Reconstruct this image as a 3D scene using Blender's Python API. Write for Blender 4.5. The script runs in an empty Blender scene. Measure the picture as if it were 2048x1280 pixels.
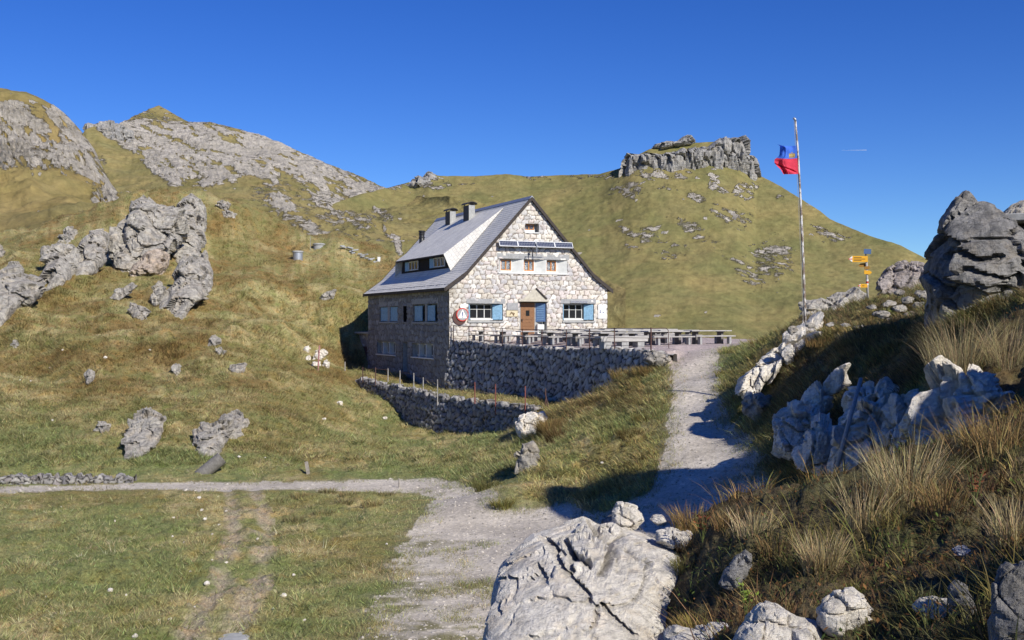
import bpy, bmesh, math, random
import numpy as np
from mathutils import Vector, Matrix, Euler

random.seed(7)
RNG = np.random.default_rng(7)
R = math.radians
scene = bpy.context.scene
COL = scene.collection

# ------------------------------------------------------------------ camera, sun, sky, exposure
F, CX, HV = 2250.0, 1024.0, 646.0            # focal length in photo pixels, centre column, horizon row
cam_data = bpy.data.cameras.new('camera')
cam_data.sensor_width = 36.0
cam_data.lens = F / 2048.0 * 36.0
cam_data.shift_y = (HV - 640.0) / 2048.0
cam_data.clip_start = 0.1
cam_data.clip_end = 20000.0
cam = bpy.data.objects.new('camera', cam_data)
COL.objects.link(cam)
cam.location = (0, 0, 0)
cam.rotation_euler = (R(90), 0, 0)
scene.camera = cam

SUN_PHI, SUN_EL = R(53), R(35)               # sun: to the right and behind the camera
SUN = Vector((math.cos(SUN_PHI) * math.cos(SUN_EL), -math.sin(SUN_PHI) * math.cos(SUN_EL), math.sin(SUN_EL)))
sl = bpy.data.lights.new('sun', 'SUN')
sl.energy = 4.6
sl.angle = R(0.53)
sl.color = (1.0, 0.955, 0.88)
so = bpy.data.objects.new('sun', sl)
COL.objects.link(so)
so.rotation_euler = SUN.to_track_quat('Z', 'Y').to_euler()
so.location = SUN * 100

world = bpy.data.worlds.new('World')
scene.world = world
world.use_nodes = True
wn = world.node_tree
bg = wn.nodes['Background']
sky = wn.nodes.new('ShaderNodeTexSky')
sky.sky_type = 'NISHITA'
sky.sun_disc = False
sky.sun_elevation = SUN_EL
sky.sun_rotation = R(90) + SUN_PHI
sky.altitude = 2100
sky.air_density = 1.0
sky.dust_density = 0.05
sky.ozone_density = 3.5
hs = wn.nodes.new('ShaderNodeHueSaturation')
hs.inputs['Hue'].default_value = 0.522
hs.inputs['Saturation'].default_value = 1.30
hs.inputs['Value'].default_value = 0.92
wn.links.new(sky.outputs[0], hs.inputs['Color'])
tint = wn.nodes.new('ShaderNodeMix'); tint.data_type = 'RGBA'; tint.blend_type = 'MULTIPLY'
tint.inputs[0].default_value = 1.0
tint.inputs[7].default_value = (0.66, 0.845, 0.93, 1)
wn.links.new(hs.outputs[0], tint.inputs[6])
wn.links.new(tint.outputs[2], bg.inputs[0])
bg.inputs[1].default_value = 0.12
scene.view_settings.view_transform = 'Standard'
scene.view_settings.look = 'None'
scene.view_settings.exposure = 0.25
scene.view_settings.gamma = 1.0
scene.cycles.max_bounces = 6
scene.cycles.use_adaptive_sampling = True

# ------------------------------------------------------------------ numpy noise
def _h(*a):
    h = np.zeros(np.broadcast(*a).shape, dtype=np.uint32)
    for k, v in enumerate(a):
        h ^= (np.asarray(v).astype(np.int64) & 0xffffffff).astype(np.uint32) * np.uint32((0x9E3779B1, 0x85EBCA77, 0xC2B2AE3D, 0x27D4EB2F)[k % 4])
        h ^= h >> np.uint32(15); h *= np.uint32(0x2C1B3C6D); h ^= h >> np.uint32(12); h *= np.uint32(0x297A2D39); h ^= h >> np.uint32(15)
    return h
def rnd(*a): return _h(*a).astype(np.float64) / 4294967295.0
_G = np.array([(1,1,0),(-1,1,0),(1,-1,0),(-1,-1,0),(1,0,1),(-1,0,1),(1,0,-1),(-1,0,-1),(0,1,1),(0,-1,1),(0,1,-1),(0,-1,-1)], float)
def perlin(p, seed=0):
    p = np.asarray(p, float); i = np.floor(p).astype(np.int64); f = p - i
    w = f * f * f * (f * (f * 6 - 15) + 10)
    out = 0
    for dx in (0, 1):
        for dy in (0, 1):
            for dz in (0, 1):
                g = _G[_h(i[:, 0] + dx, i[:, 1] + dy, i[:, 2] + dz, np.full(len(p), seed)) % 12]
                d = (g * (f - np.array([dx, dy, dz]))).sum(1)
                out = out + d * np.abs(1 - dx - w[:, 0]) * np.abs(1 - dy - w[:, 1]) * np.abs(1 - dz - w[:, 2])
    return out
def fbm(p, oct=4, gain=.5, lac=2.03, seed=0):
    p = np.asarray(p, float); a, s = 1.0, 0
    for k in range(oct):
        s = s + a * perlin(p, seed + k); p = p * lac + 3.7; a *= gain
    return s
def ridged(p, oct=4, gain=.5, lac=2.1, seed=0):
    p = np.asarray(p, float); a, s, t = 1.0, 0, 0
    for k in range(oct):
        s = s + a * (1 - 2 * np.abs(perlin(p, seed + k))); t += a; p = p * lac + 5.1; a *= gain
    return s / t
def worley(p, seed=0, jit=.85, dim=3, off=False):
    p = np.asarray(p, float); i = np.floor(p).astype(np.int64)
    O = np.zeros((len(p), 3)); f1 = np.full(len(p), 9.0); f2 = np.full(len(p), 9.0); cid = np.zeros(len(p))
    for dx in (-1, 0, 1):
        for dy in (-1, 0, 1):
            for dz in ((-1, 0, 1) if dim == 3 else (0,)):
                c = i + np.array([dx, dy, dz])
                q = [c[:, k] + .5 + jit * (rnd(c[:, 0], c[:, 1], c[:, 2], np.full(len(p), seed * 7 + k)) - .5) for k in range(dim)]
                d = sum((q[k] - p[:, k]) ** 2 for k in range(dim)) ** .5
                n = rnd(c[:, 0], c[:, 1], c[:, 2], np.full(len(p), seed * 7 + 5))
                m = d < f1
                if off:
                    for k_ in range(dim): O[:, k_] = np.where(m, p[:, k_] - q[k_], O[:, k_])
                f2 = np.where(m, f1, np.minimum(f2, d)); cid = np.where(m, n, cid); f1 = np.where(m, d, f1)
    return (f1, f2, cid, O) if off else (f1, f2, cid)
def sstep(a, b, x):
    t = np.clip((np.asarray(x, float) - a) / (b - a), 0, 1); return t * t * (3 - 2 * t)
def lerp(a, b, t): return a + (b - a) * t
def mixc(a, b, t): return np.asarray(a) + (np.asarray(b) - np.asarray(a)) * np.asarray(t)[:, None]

# ------------------------------------------------------------------ scene helpers
def tag(o, label=None, cat=None, group=None, kind=None):
    if label: o['label'] = label
    if cat: o['category'] = cat
    if group: o['group'] = group
    if kind: o['kind'] = kind
    return o
def empty(name, loc=(0, 0, 0), rotz=0, label=None, cat=None, group=None):
    o = bpy.data.objects.new(name, None); COL.objects.link(o)
    o.location = loc; o.rotation_euler = (0, 0, rotz); o.empty_display_size = .2
    return tag(o, label, cat, group)
def np_mesh(name, V, faces, mat=None, parent=None, smooth=True, attrs=None, mats=None):
    """faces: list of int arrays (n,k)"""
    me = bpy.data.meshes.new(name)
    V = np.asarray(V, np.float32)
    fs = [np.asarray(f, np.int32) for f in faces if len(f)]
    me.vertices.add(len(V)); me.vertices.foreach_set('co', V.ravel())
    nl = sum(f.size for f in fs); nf = sum(len(f) for f in fs)
    me.loops.add(nl); me.polygons.add(nf)
    me.loops.foreach_set('vertex_index', np.concatenate([f.ravel() for f in fs]))
    st = []; c = 0
    for f in fs:
        st.append(c + np.arange(len(f)) * f.shape[1]); c += f.size
    me.polygons.foreach_set('loop_start', np.concatenate(st).astype(np.int32))
    me.update(calc_edges=True)
    me.polygons.foreach_set('use_smooth', np.full(nf, bool(smooth)))
    for k, v in (attrs or {}).items():
        v = np.asarray(v, np.float32)
        if v.ndim == 2:
            a = me.attributes.new(k, 'FLOAT_COLOR', 'POINT')
            if v.shape[1] == 3: v = np.concatenate([v, np.ones((len(v), 1), np.float32)], 1)
            a.data.foreach_set('color', v.ravel().astype(np.float32))
        else:
            a = me.attributes.new(k, 'FLOAT', 'POINT'); a.data.foreach_set('value', v)
    if mat: me.materials.append(mat)
    me.validate()
    o = bpy.data.objects.new(name, me); COL.objects.link(o)
    if parent: o.parent = parent
    return o
def grid_faces(nr, nc, keep=None):
    i = np.arange(nr * nc).reshape(nr, nc)
    q = np.stack([i[:-1, :-1], i[:-1, 1:], i[1:, 1:], i[1:, :-1]], -1).reshape(-1, 4)
    return q if keep is None else q[keep.ravel()]
def compact(V, F_, *arr):
    u, inv = np.unique(F_, return_inverse=True)
    return V[u], inv.reshape(F_.shape), [a[u] for a in arr]

class MB:
    def __init__(s): s.v = []; s.f = []
    def add(s, V, Fc):
        b = len(s.v); s.v += [tuple(p) for p in V]; s.f += [tuple(b + i for i in f) for f in Fc]; return s
    def box(s, c, d, rot=None, taper=1.0):
        x, y, z = d[0] / 2, d[1] / 2, d[2] / 2; t = taper
        V = [Vector(p) for p in ((-x,-y,-z),(x,-y,-z),(x,y,-z),(-x,y,-z),(-x*t,-y*t,z),(x*t,-y*t,z),(x*t,y*t,z),(-x*t,y*t,z))]
        if rot is not None:
            m = rot if isinstance(rot, Matrix) else Euler(rot).to_matrix()
            V = [m @ p for p in V]
        return s.add([p + Vector(c) for p in V], [(0,3,2,1),(4,5,6,7),(0,1,5,4),(1,2,6,5),(2,3,7,6),(3,0,4,7)])
    def bx(s, x0, x1, y0, y1, z0, z1): return s.box(((x0+x1)/2,(y0+y1)/2,(z0+z1)/2),(x1-x0,y1-y0,z1-z0))
    def tube(s, pts, r, n=8, cap=True):
        pts = [Vector(p) for p in pts]; rr = r if isinstance(r, (list, tuple)) else [r] * len(pts)
        b = len(s.v)
        for k, p in enumerate(pts):
            t = (pts[min(k + 1, len(pts) - 1)] - pts[max(k - 1, 0)]).normalized()
            a = t.cross(Vector((0, 0, 1)) if abs(t.z) < .9 else Vector((1, 0, 0))).normalized(); c = t.cross(a)
            for j in range(n):
                w = 2 * math.pi * j / n
                s.v.append(tuple(p + (a * math.cos(w) + c * math.sin(w)) * rr[k]))
        for k in range(len(pts) - 1):
            for j in range(n):
                s.f.append((b + k*n + j, b + k*n + (j+1) % n, b + (k+1)*n + (j+1) % n, b + (k+1)*n + j))
        if cap:
            s.f.append(tuple(b + j for j in range(n))[::-1]); s.f.append(tuple(b + (len(pts)-1)*n + j for j in range(n)))
        return s
    def prism(s, poly, off, cap=True):
        """poly: 3D points of a planar polygon; extruded by vector off"""
        n = len(poly); b = len(s.v); off = Vector(off)
        s.v += [tuple(Vector(p)) for p in poly] + [tuple(Vector(p) + off) for p in poly]
        s.f += [tuple(b + i for i in range(n))[::-1], tuple(b + n + i for i in range(n))]
        s.f += [(b + i, b + (i+1) % n, b + n + (i+1) % n, b + n + i) for i in range(n)]
        return s
    def build_each(s, name, mat, parent=None, **kw):
        """every separate piece becomes an object of its own"""
        par = list(range(len(s.v)))
        def find(i):
            while par[i] != i: par[i] = par[par[i]]; i = par[i]
            return i
        for f in s.f:
            for i in f[1:]: par[find(i)] = find(f[0])
        grp = {}
        for f in s.f: grp.setdefault(find(f[0]), []).append(f)
        out = []
        for fs in grp.values():
            ids = sorted({i for f in fs for i in f}); mp = {i: k for k, i in enumerate(ids)}; m = MB(); m.v = [s.v[i] for i in ids]; m.f = [tuple(mp[i] for i in f) for f in fs]
            out.append(m.build(name, mat, parent, **kw))
        return out
    def build(s, name, mat, parent=None, smooth=False, bevel=0, loc=None, uvbox=None):
        me = bpy.data.meshes.new(name); me.from_pydata(s.v, [], s.f); me.validate()
        bm = bmesh.new(); bm.from_mesh(me); bmesh.ops.recalc_face_normals(bm, faces=bm.faces)
        if bevel: bmesh.ops.bevel(bm, geom=list(bm.edges), offset=bevel, segments=1, affect='EDGES', profile=.5)
        bm.to_mesh(me); bm.free()
        me.polygons.foreach_set('use_smooth', [bool(smooth)] * len(me.polygons))
        if mat: me.materials.append(mat)
        o = bpy.data.objects.new(name, me); COL.objects.link(o)
        if parent: o.parent = parent
        if loc is not None: o.location = loc
        return o
def copy_tree(o, parent=None):
    c = o.copy(); COL.objects.link(c)
    if parent: c.parent = parent
    for ch in list(o.children): copy_tree(ch, c)
    return c

# ------------------------------------------------------------------ materials
class NT:
    def __init__(s, name, rough=.9, spec=.2):
        s.m = bpy.data.materials.new(name); s.m.use_nodes = True; s.t = s.m.node_tree
        s.b = s.t.nodes['Principled BSDF']; s.b.inputs['Roughness'].default_value = rough
        s.b.inputs['Specular IOR Level'].default_value = spec
    def n(s, typ, ins=None, **kw):
        nd = s.t.nodes.new(typ)
        for k, v in kw.items(): setattr(nd, k, v)
        for k, v in (ins or {}).items(): s.set(nd.inputs[k], v)
        return nd
    def set(s, sock, v):
        if hasattr(v, 'is_linked') or isinstance(v, bpy.types.NodeSocket): s.t.links.new(v, sock)
        else: sock.default_value = v if not (isinstance(v, tuple) and len(v) == 3 and sock.type == 'RGBA') else (*v, 1)
    def coord(s, scale=(1, 1, 1), kind='Object', rot=(0, 0, 0)):
        c = s.n('ShaderNodeTexCoord').outputs[kind] if kind != 'Pos' else s.n('ShaderNodeNewGeometry').outputs['Position']
        return s.n('ShaderNodeMapping', {'Vector': c, 'Scale': scale, 'Rotation': rot}).outputs[0]
    def noise(s, vec, scale=1, detail=4, rough=.55, dist=0, col=False):
        nd = s.n('ShaderNodeTexNoise', {'Vector': vec, 'Scale': scale, 'Detail': detail, 'Roughness': rough, 'Distortion': dist})
        return nd.outputs[1 if col else 0]
    def vor(s, vec, scale=1, feature='F1', rand=1.0, out=0):
        return s.n('ShaderNodeTexVoronoi', {'Vector': vec, 'Scale': scale, 'Randomness': rand}, feature=feature).outputs[out]
    def ramp(s, fac, stops):
        nd = s.n('ShaderNodeValToRGB', {'Fac': fac}); el = nd.color_ramp.elements
        while len(el) < len(stops): el.new(.5)
        for e, (p, c) in zip(el, stops):
            e.position = p; e.color = (*c, 1) if isinstance(c, tuple) else (c, c, c, 1)
        return nd.outputs[0]
    def mix(s, fac, a, b, mode='MIX'):
        nd = s.n('ShaderNodeMix', data_type='RGBA', blend_type=mode)
        s.set(nd.inputs[0], fac); s.set(nd.inputs[6], a); s.set(nd.inputs[7], b); return nd.outputs[2]
    def math(s, op, a, b=0.0, clamp=False):
        nd = s.n('ShaderNodeMath', operation=op, use_clamp=clamp); s.set(nd.inputs[0], a); s.set(nd.inputs[1], b); return nd.outputs[0]
    def attr(s, name, out='Color'): return s.n('ShaderNodeAttribute', attribute_name=name).outputs[out]
    def bump(s, h, strength=.5, dist=.05, prev=None):
        i = {'Height': h, 'Strength': strength, 'Distance': dist}
        if prev is not None: i['Normal'] = prev
        return s.n('ShaderNodeBump', i).outputs[0]
    def done(s, col=None, normal=None, rough=None, metal=None):
        if col is not None: s.set(s.b.inputs['Base Color'], col)
        if normal is not None: s.set(s.b.inputs['Normal'], normal)
        if rough is not None: s.set(s.b.inputs['Roughness'], rough)
        if metal is not None: s.b.inputs['Metallic'].default_value = metal
        return s.m

def plain(name, col, rough=.7, var=.18, scale=6, metal=0, bump=.0, stretch=(1, 1, 1), spec=.3):
    t = NT(name, rough, spec); v = t.coord(stretch)
    nz = t.noise(v, scale, 5, .6)
    c = t.mix(1.0, (*col, 1), t.ramp(nz, [(.3, 1 - var), (.7, 1 + var)]), 'MULTIPLY')
    return t.done(c, t.bump(nz, bump, .02) if bump else None, None, metal)

def m_ground():
    t = NT('turf', .95, .1); p = t.coord(kind='Pos')
    c = t.attr('Col')
    n1 = t.noise(p, 1.1, 6, .65); n2 = t.noise(p, 7.0, 5, .7); n3 = t.noise(t.coord((22, 9, 14), 'Pos', (0, 0, .5)), 1.0, 4, .7)
    k = t.ramp(n2, [(.25, .62), (.5, 1.0), (.75, 1.38)]); k2 = t.ramp(n3, [(.3, .6), (.7, 1.4)])
    tint = t.ramp(n1, [(.32, (.80, .92, .70)), (.5, (1, 1, 1)), (.68, (1.18, 1.0, .80))])
    c = t.mix(1.0, c, k, 'MULTIPLY'); c = t.mix(1.0, c, k2, 'MULTIPLY'); c = t.mix(1.0, c, tint, 'MULTIPLY')
    b = t.bump(n2, .7, .12); b = t.bump(n3, .7, .06, b)
    return t.done(c, b)
def m_gravel():
    t = NT('gravel', .95, .15); p = t.coord(kind='Pos')
    c = t.attr('Col')
    n1 = t.noise(p, .6, 5, .6); n2 = t.noise(p, 14, 3, .7)
    vv = t.vor(p, 9.0, 'F1', 1.0, 1); v2 = t.vor(p, 26.0, 'F1', 1.0, 0)
    sepc = t.n('ShaderNodeSeparateColor', {0: vv}).outputs[0]
    k = t.ramp(sepc, [(0, .86), (.6, 1.0), (.95, 1.12), (1, 1.3)]); k1 = t.ramp(n1, [(.3, .82), (.7, 1.12)]); k2 = t.ramp(n2, [(.3, .8), (.7, 1.2)])
    for q in (k, k1, k2): c = t.mix(1.0, c, q, 'MULTIPLY')
    b = t.bump(v2, .35, .012); b = t.bump(t.vor(p, 9.0), .3, .02, b)
    return t.done(c, b)
def m_mountain():
    t = NT('alpine_slope', .95, .1); p = t.coord(kind='Pos')
    rock = t.attr('rock', 'Fac'); g = t.attr('Col'); rk = t.attr('RCol')
    st = t.coord((.16, .16, .42), 'Pos', (.25, .45, 0))
    n1 = t.noise(st, 1.0, 9, .72, .6); n2 = t.noise(p, .35, 9, .68); n3 = t.noise(p, .06, 5, .6)
    f = t.math('ADD', rock, t.math('MULTIPLY', t.math('SUBTRACT', n1, .5), 1.5))
    f = t.math('ADD', f, t.math('MULTIPLY', t.math('SUBTRACT', n2, .5), 1.2))
    f = t.ramp(f, [(.44, 0.0), (.62, 1.0)])
    rc = t.mix(1.0, rk, t.ramp(n1, [(.33, .58), (.44, .95), (.60, 1.15)]), 'MULTIPLY')
    rc = t.mix(1.0, rc, t.ramp(n2, [(.3, .78), (.65, 1.12)]), 'MULTIPLY')
    gc = t.mix(1.0, g, t.ramp(n3, [(.3, (.82, .88, .8)), (.7, (1.2, 1.1, .98))]), 'MULTIPLY')
    gc = t.mix(1.0, gc, t.ramp(n2, [(.3, .72), (.7, 1.25)]), 'MULTIPLY')
    c = t.mix(f, gc, rc)
    h = t.math('MULTIPLY', n1, t.math('ADD', t.math('MULTIPLY', f, 5.0), .4))
    b = t.bump(h, 1.0, 1.2); b = t.bump(n2, .7, .7, b)
    return t.done(c, b)
def m_rock(name, a, b_, dark, s=1.0, bed=(.2, .5, .3), st=1.0):
    t = NT(name, .93, .12); p = t.coord(kind='Pos')
    n1 = t.noise(p, .55 * s, 6, .62, .2); n2 = t.noise(p, 3.2 * s, 9, .70, .3); n3 = t.noise(t.coord((1.3 * s, 1.3 * s, .30 * s), 'Pos', bed), 2.0, 8, .68, .3)
    n4 = t.noise(t.coord((.5 * s, .5 * s, 3.4 * s), 'Pos', (bed[0] + .35, bed[1] * -.6, 0)), 1.6, 6, .62, .4); n5 = t.noise(p, 1.5 * s, 5, .6)
    c = t.mix(t.ramp(n1, [(.36, 0.0), (.64, 1.0)]), (*a, 1), (*b_, 1))
    c = t.mix(t.ramp(n5, [(.50, 0.0), (.66, .45)]), c, (a[0] * 1.02, a[1] * .90, a[2] * .74, 1))
    c = t.mix(t.ramp(n3, [(.47, 0.0), (.60, .85 * st)]), c, (*dark, 1))
    c = t.mix(t.ramp(n4, [(.33, .75 * st), (.42, 0.0)]), c, (dark[0] * .8, dark[1] * .8, dark[2] * .8, 1))
    c = t.mix(1.0, c, t.ramp(n2, [(.28, .58), (.5, 1.0), (.75, 1.22)]), 'MULTIPLY')
    c = t.mix(1.0, c, t.attr('Col'), 'MULTIPLY')
    b = t.bump(n4, .7, .40 / s); b = t.bump(n3, .7, .40 / s, b); b = t.bump(n2, .9, .16 / s, b)
    return t.done(c, b)
def m_masonry(name, s=1.0, strength=.5):
    t = NT(name, .93, .15); p = t.coord()
    n2 = t.noise(p, 9 * s, 6, .65); n1 = t.noise(p, 2.2, 4, .6)
    c = t.mix(1.0, t.attr('Col'), t.ramp(n2, [(.25, .72), (.5, 1.0), (.75, 1.2)]), 'MULTIPLY')
    c = t.mix(1.0, c, t.ramp(n1, [(.3, .88), (.7, 1.1)]), 'MULTIPLY')
    return t.done(c, t.bump(n2, strength, .03))
def m_blade():
    t = NT('grass_blade', .8, .15)
    c = t.attr('Col')
    tr = t.n('ShaderNodeBsdfTranslucent', {'Color': c}); mx = t.n('ShaderNodeMixShader', {'Fac': .3})
    t.done(c)
    t.t.links.new(t.b.outputs[0], mx.inputs[1]); t.t.links.new(tr.outputs[0], mx.inputs[2])
    t.t.links.new(mx.outputs[0], t.t.nodes['Material Output'].inputs[0])
    return t.m
M = dict(
    ground=m_ground(), gravel=m_gravel(), mountain=m_mountain(), blade=m_blade(),
    rock=m_rock('limestone', (.56, .52, .44), (.44, .405, .35), (.13, .122, .115), st=.72),
    rock_white=m_rock('white_limestone', (.90, .84, .73), (.80, .74, .63), (.46, .42, .36), 2.6, st=.36),
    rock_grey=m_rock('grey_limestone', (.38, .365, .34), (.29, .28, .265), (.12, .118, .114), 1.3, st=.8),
    rock_far=m_rock('cliff_limestone', (.46, .44, .40), (.37, .355, .33), (.15, .148, .142), .28, st=.8),
    stone=m_masonry('stone_masonry'), dry=m_masonry('dry_stone', .7, .7),
)
# ------------------------------------------------------------------ terrain of the knoll, hillside and meadow
def P(u, v, d): return np.array([(u - CX) / F * d, d, -(v - HV) / F * d])
UVD = [  # photo column, row, distance in metres
 # near knoll under the camera
 (1400,1280,8),(1700,1280,6.8),(2048,1280,5.5),(2048,1100,7.5),(1900,1150,8),(1600,1150,9.5),(1450,1150,10),(1500,1055,13.5),
 (1700,990,14),(1850,955,14.5),(1950,915,14),(2020,850,13.5),(2070,780,13.5),(1350,1075,12.5),(2200,640,14),(2300,900,9),
 # bank right of the path, its crest and the ground by the flagpole
 (1545,970,34),(1530,890,37.5),(1460,855,42),(1442,795,46.5),(1440,742,51.5),(1445,702,58.5),(1500,765,46),(1560,760,42),
 (1650,740,38),(1600,850,36),(1700,870,31.5),(1670,940,30),(1500,688,55),(1560,664,50),(1610,650,43),(1700,655,41),(1760,645,42),
 (1750,780,34),(1850,700,32),(1900,640,34),(1950,610,38),(1850,885,22.5),(1950,880,19.5),(1990,722,21),(1930,735,21.2),(1880,748,22.5),(2048,650,23),
 (1800,940,26),(1760,605,52),(1900,565,52),(2048,505,50),(2200,470,50),(1640,658,60),(1640,668,80),(1740,640,62),(1700,650,85),
 # path
 (1385,705,57),(1380,740,52),(1385,783,47.5),(1400,830,43.5),(1430,900,39),(1400,1000,34.5),(1230,1050,35),(1400,690,62),(1100,1090,33.5),
 # grass wedge between the road and the path
 (1335,880,40.5),(1322,740,52.5),(1302,800,48),(1200,793,58),(1240,860,45),(1280,940,39.5),(1160,960,42),(1290,992,36.5),
 (1160,1034,37.5),(1005,1032,39.3),(1090,900,49),(1150,850,52.5),(1100,825,56.3),(1045,915,46.5),(1030,960,42.5),(1015,1003,40.2),(985,940,49.5),(972,985,45),(1000,890,55),(950,935,50),
 # meadow and road
 (0,1000,44),(0,1280,24.5),(300,1130,32),(600,1280,24.5),(850,1280,24),(850,1100,34),(870,1000,43.5),(450,1000,44),(700,1000,44),
 (-400,1000,44),(-400,1280,24.5),(0,962,49.4),(100,958,50.2),(250,950,51),(400,945,51.5),(600,945,51.5),(800,950,50.5),
 # hillside
 (100,900,56),(400,900,56),(0,850,60),(200,850,61),(300,800,67),(50,750,71),(250,700,79),(450,700,80),(0,650,83),(100,600,92),
 (450,600,96),(0,560,98),(180,560,97),(550,560,106),(300,500,112),(100,500,112),(430,480,118),(480,440,123),(420,402,126),(300,388,128),
 (270,397,127),(180,440,122),(100,478,118),(0,525,112),(-200,525,112),(-300,650,83),(-300,900,56),(540,470,124),(580,487,124),(500,800,66.5),
 (600,700,86),(650,602,104),(560,502,122),(700,487,126),(640,491,125),(770,524,122),(740,602,104),(630,760,76),(560,850,61.5),
 (700,880,62),(850,895,60.5),(950,890,57.5),(738,792,78.5),(800,842,73),(860,864,69.5),(950,868,64),(1030,868,58.5),(640,742,84.5),(700,755,82),
]
XYZ = [  # hidden or off-frame ground
 (0,0,-1.7),(-2,1.5,-2.6),(2,2,-1.6),(-1.3,5,-3.9),(-2,10,-6.0),(-1.5,14,-6.7),(0.2,14.6,-6.4),(-6,5,-5.6),(-6,12,-6.8),(-6,0,-4),(0.2,9,-4.6),
 (0,-5,-1.5),(8,-5,.3),(8,5,.3),(12,10,1),(13,16,1.6),(20,20,3.5),(2.9,17,-4.8),(4.5,19.5,-4.4),(3,22,-6.3),(6,22,-5.0),(1,19,-6.7),
 (7,18.5,-3.2),(8.2,17.3,-2.6),(30,50,5),(40,60,6),(22,30,3.5),(5,27,-6.0),(2,27,-6.7),(-12,0,-6),(-20,10,-7),(7.3,25,-4.4),
 (15,95,-4),(25,90,-3),(30,120,-6),(14,96,-2),(10,110,-3),(3,112,0),(-4,112,3.2),(0,125,1.5),(10,135,-3),
 (-12,94.5,-3.9),(-13,98,-1.2),(-5.2,77,-3.95),(-8.5,85,-3.95),(0,88,-2.5),
 (8.3,56.5,-1.35),(12,60,-1.25),(17,66,-1.25),(18,76,-1.3),(16,84,-1.3),
 (-48,150,11),(-40,150,9),(-28,150,4.5),(-18,150,4),(-60,140,10),(-90,130,9),(0,150,-2),(15,160,-4),(40,150,-4),
 (-20,200,1),(-60,200,6),(30,200,-6),(0,260,-6),(-80,260,0),(80,260,-6),(80,100,0),(-110,60,0),(-60,20,-7),(0,-60,-6),(-60,-60,-8),(60,-60,2),(60,0,4),
 (-300,0,-10),(300,0,5),(0,-400,-14),(0,600,-14),(-400,500,-10),(400,500,-12),(-1500,1500,-20),(1500,1500,-20),(0,2500,-20),(-1500,-1500,-20),(1500,-1500,-20),
]
CP = np.array([P(*p) for p in UVD] + [np.array(p, float) for p in XYZ])
def _q(x, y):
    r = np.hypot(x, y); return np.stack([np.arctan2(x, y), np.log(np.maximum(r, 2.0))], -1)
_CQ = _q(CP[:, 0], CP[:, 1]); _c2 = .035 ** 2
_A = np.sqrt(((_CQ[:, None] - _CQ[None]) ** 2).sum(-1) + _c2)
_n = len(CP)
_B = np.zeros((_n + 1, _n + 1)); _B[:_n, :_n] = _A - np.eye(_n) * .004; _B[:_n, _n] = 1; _B[_n, :_n] = 1
_W = np.linalg.solve(_B, np.append(CP[:, 2], 0))
def zrbf(x, y):
    q = _q(np.asarray(x, float), np.asarray(y, float)).reshape(-1, 2); out = np.empty(len(q))
    for k in range(0, len(q), 20000):
        b = q[k:k + 20000]
        out[k:k + 20000] = np.sqrt((b[:, None, 0] - _CQ[None, :, 0]) ** 2 + (b[:, None, 1] - _CQ[None, :, 1]) ** 2 + _c2) @ _W[:_n] + _W[_n]
    return out.reshape(np.shape(x))
def seg_dist(px, py, poly, closed=True):
    """distance to a polyline and inside test"""
    poly = np.asarray(poly, float); n = len(poly); d = np.full(np.shape(px), 1e9); ins = np.zeros(np.shape(px), bool)
    for i in range(n if closed else n - 1):
        a = poly[i]; b = poly[(i + 1) % n]; ab = b - a; L = max((ab ** 2).sum(), 1e-12)
        t = np.clip(((px - a[0]) * ab[0] + (py - a[1]) * ab[1]) / L, 0, 1)
        d = np.minimum(d, np.hypot(px - a[0] - t * ab[0], py - a[1] - t * ab[1]))
        if closed:
            c = ((a[1] > py) != (b[1] > py))
            with np.errstate(divide='ignore', invalid='ignore'):
                xi = (b[0] - a[0]) * (py - a[1]) / (b[1] - a[1] if b[1] != a[1] else 1e-12) + a[0]
            ins ^= c & (px < xi)
    return d, ins
def sdist(px, py, poly):
    d, i = seg_dist(px, py, poly); return np.where(i, d, -d)

# terrace wall top line and lower dry wall top line: (u, v, d)
TW = [(898,683,77.6),(907,683,77.2),(938,685,75.5),(968,687,74),(1004,691,72),(1045,694,69.5),(1084,696,67),(1133,698,64),(1179,698,61),(1229,699,58),(1302,702,54.5),(1335,712,53.3)]
LW = [(712,758,81),(750,766,78),(790,775,75),(830,784,72),(855,790,70),(900,797,68),(950,804,65),(1000,810,62),(1050,817,59),(1075,821,57.5)]
TWp = np.array([P(*p) for p in TW]); LWp = np.array([P(*p) for p in LW])
TERR = [tuple(p[:2]) for p in TWp] + [(8.4,54.6),(9.6,58),(13,60.5),(17,66),(19.5,80),(18,93),(4,95),(-11,95),(-4.5,78)]
BENCH = [tuple(p[:2]) for p in LWp] + [(3,57.5),(5.2,60.2),(5.6,62),(1.5,71),(-2.5,78),(-10,95.5),(-14.5,95),(-15.2,86)]
def zterrace(x, y):
    dW, _ = seg_dist(x, y, TWp[:, :2], False)
    return -1.17 - .22 * np.exp(-dW / 3.5)
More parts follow.
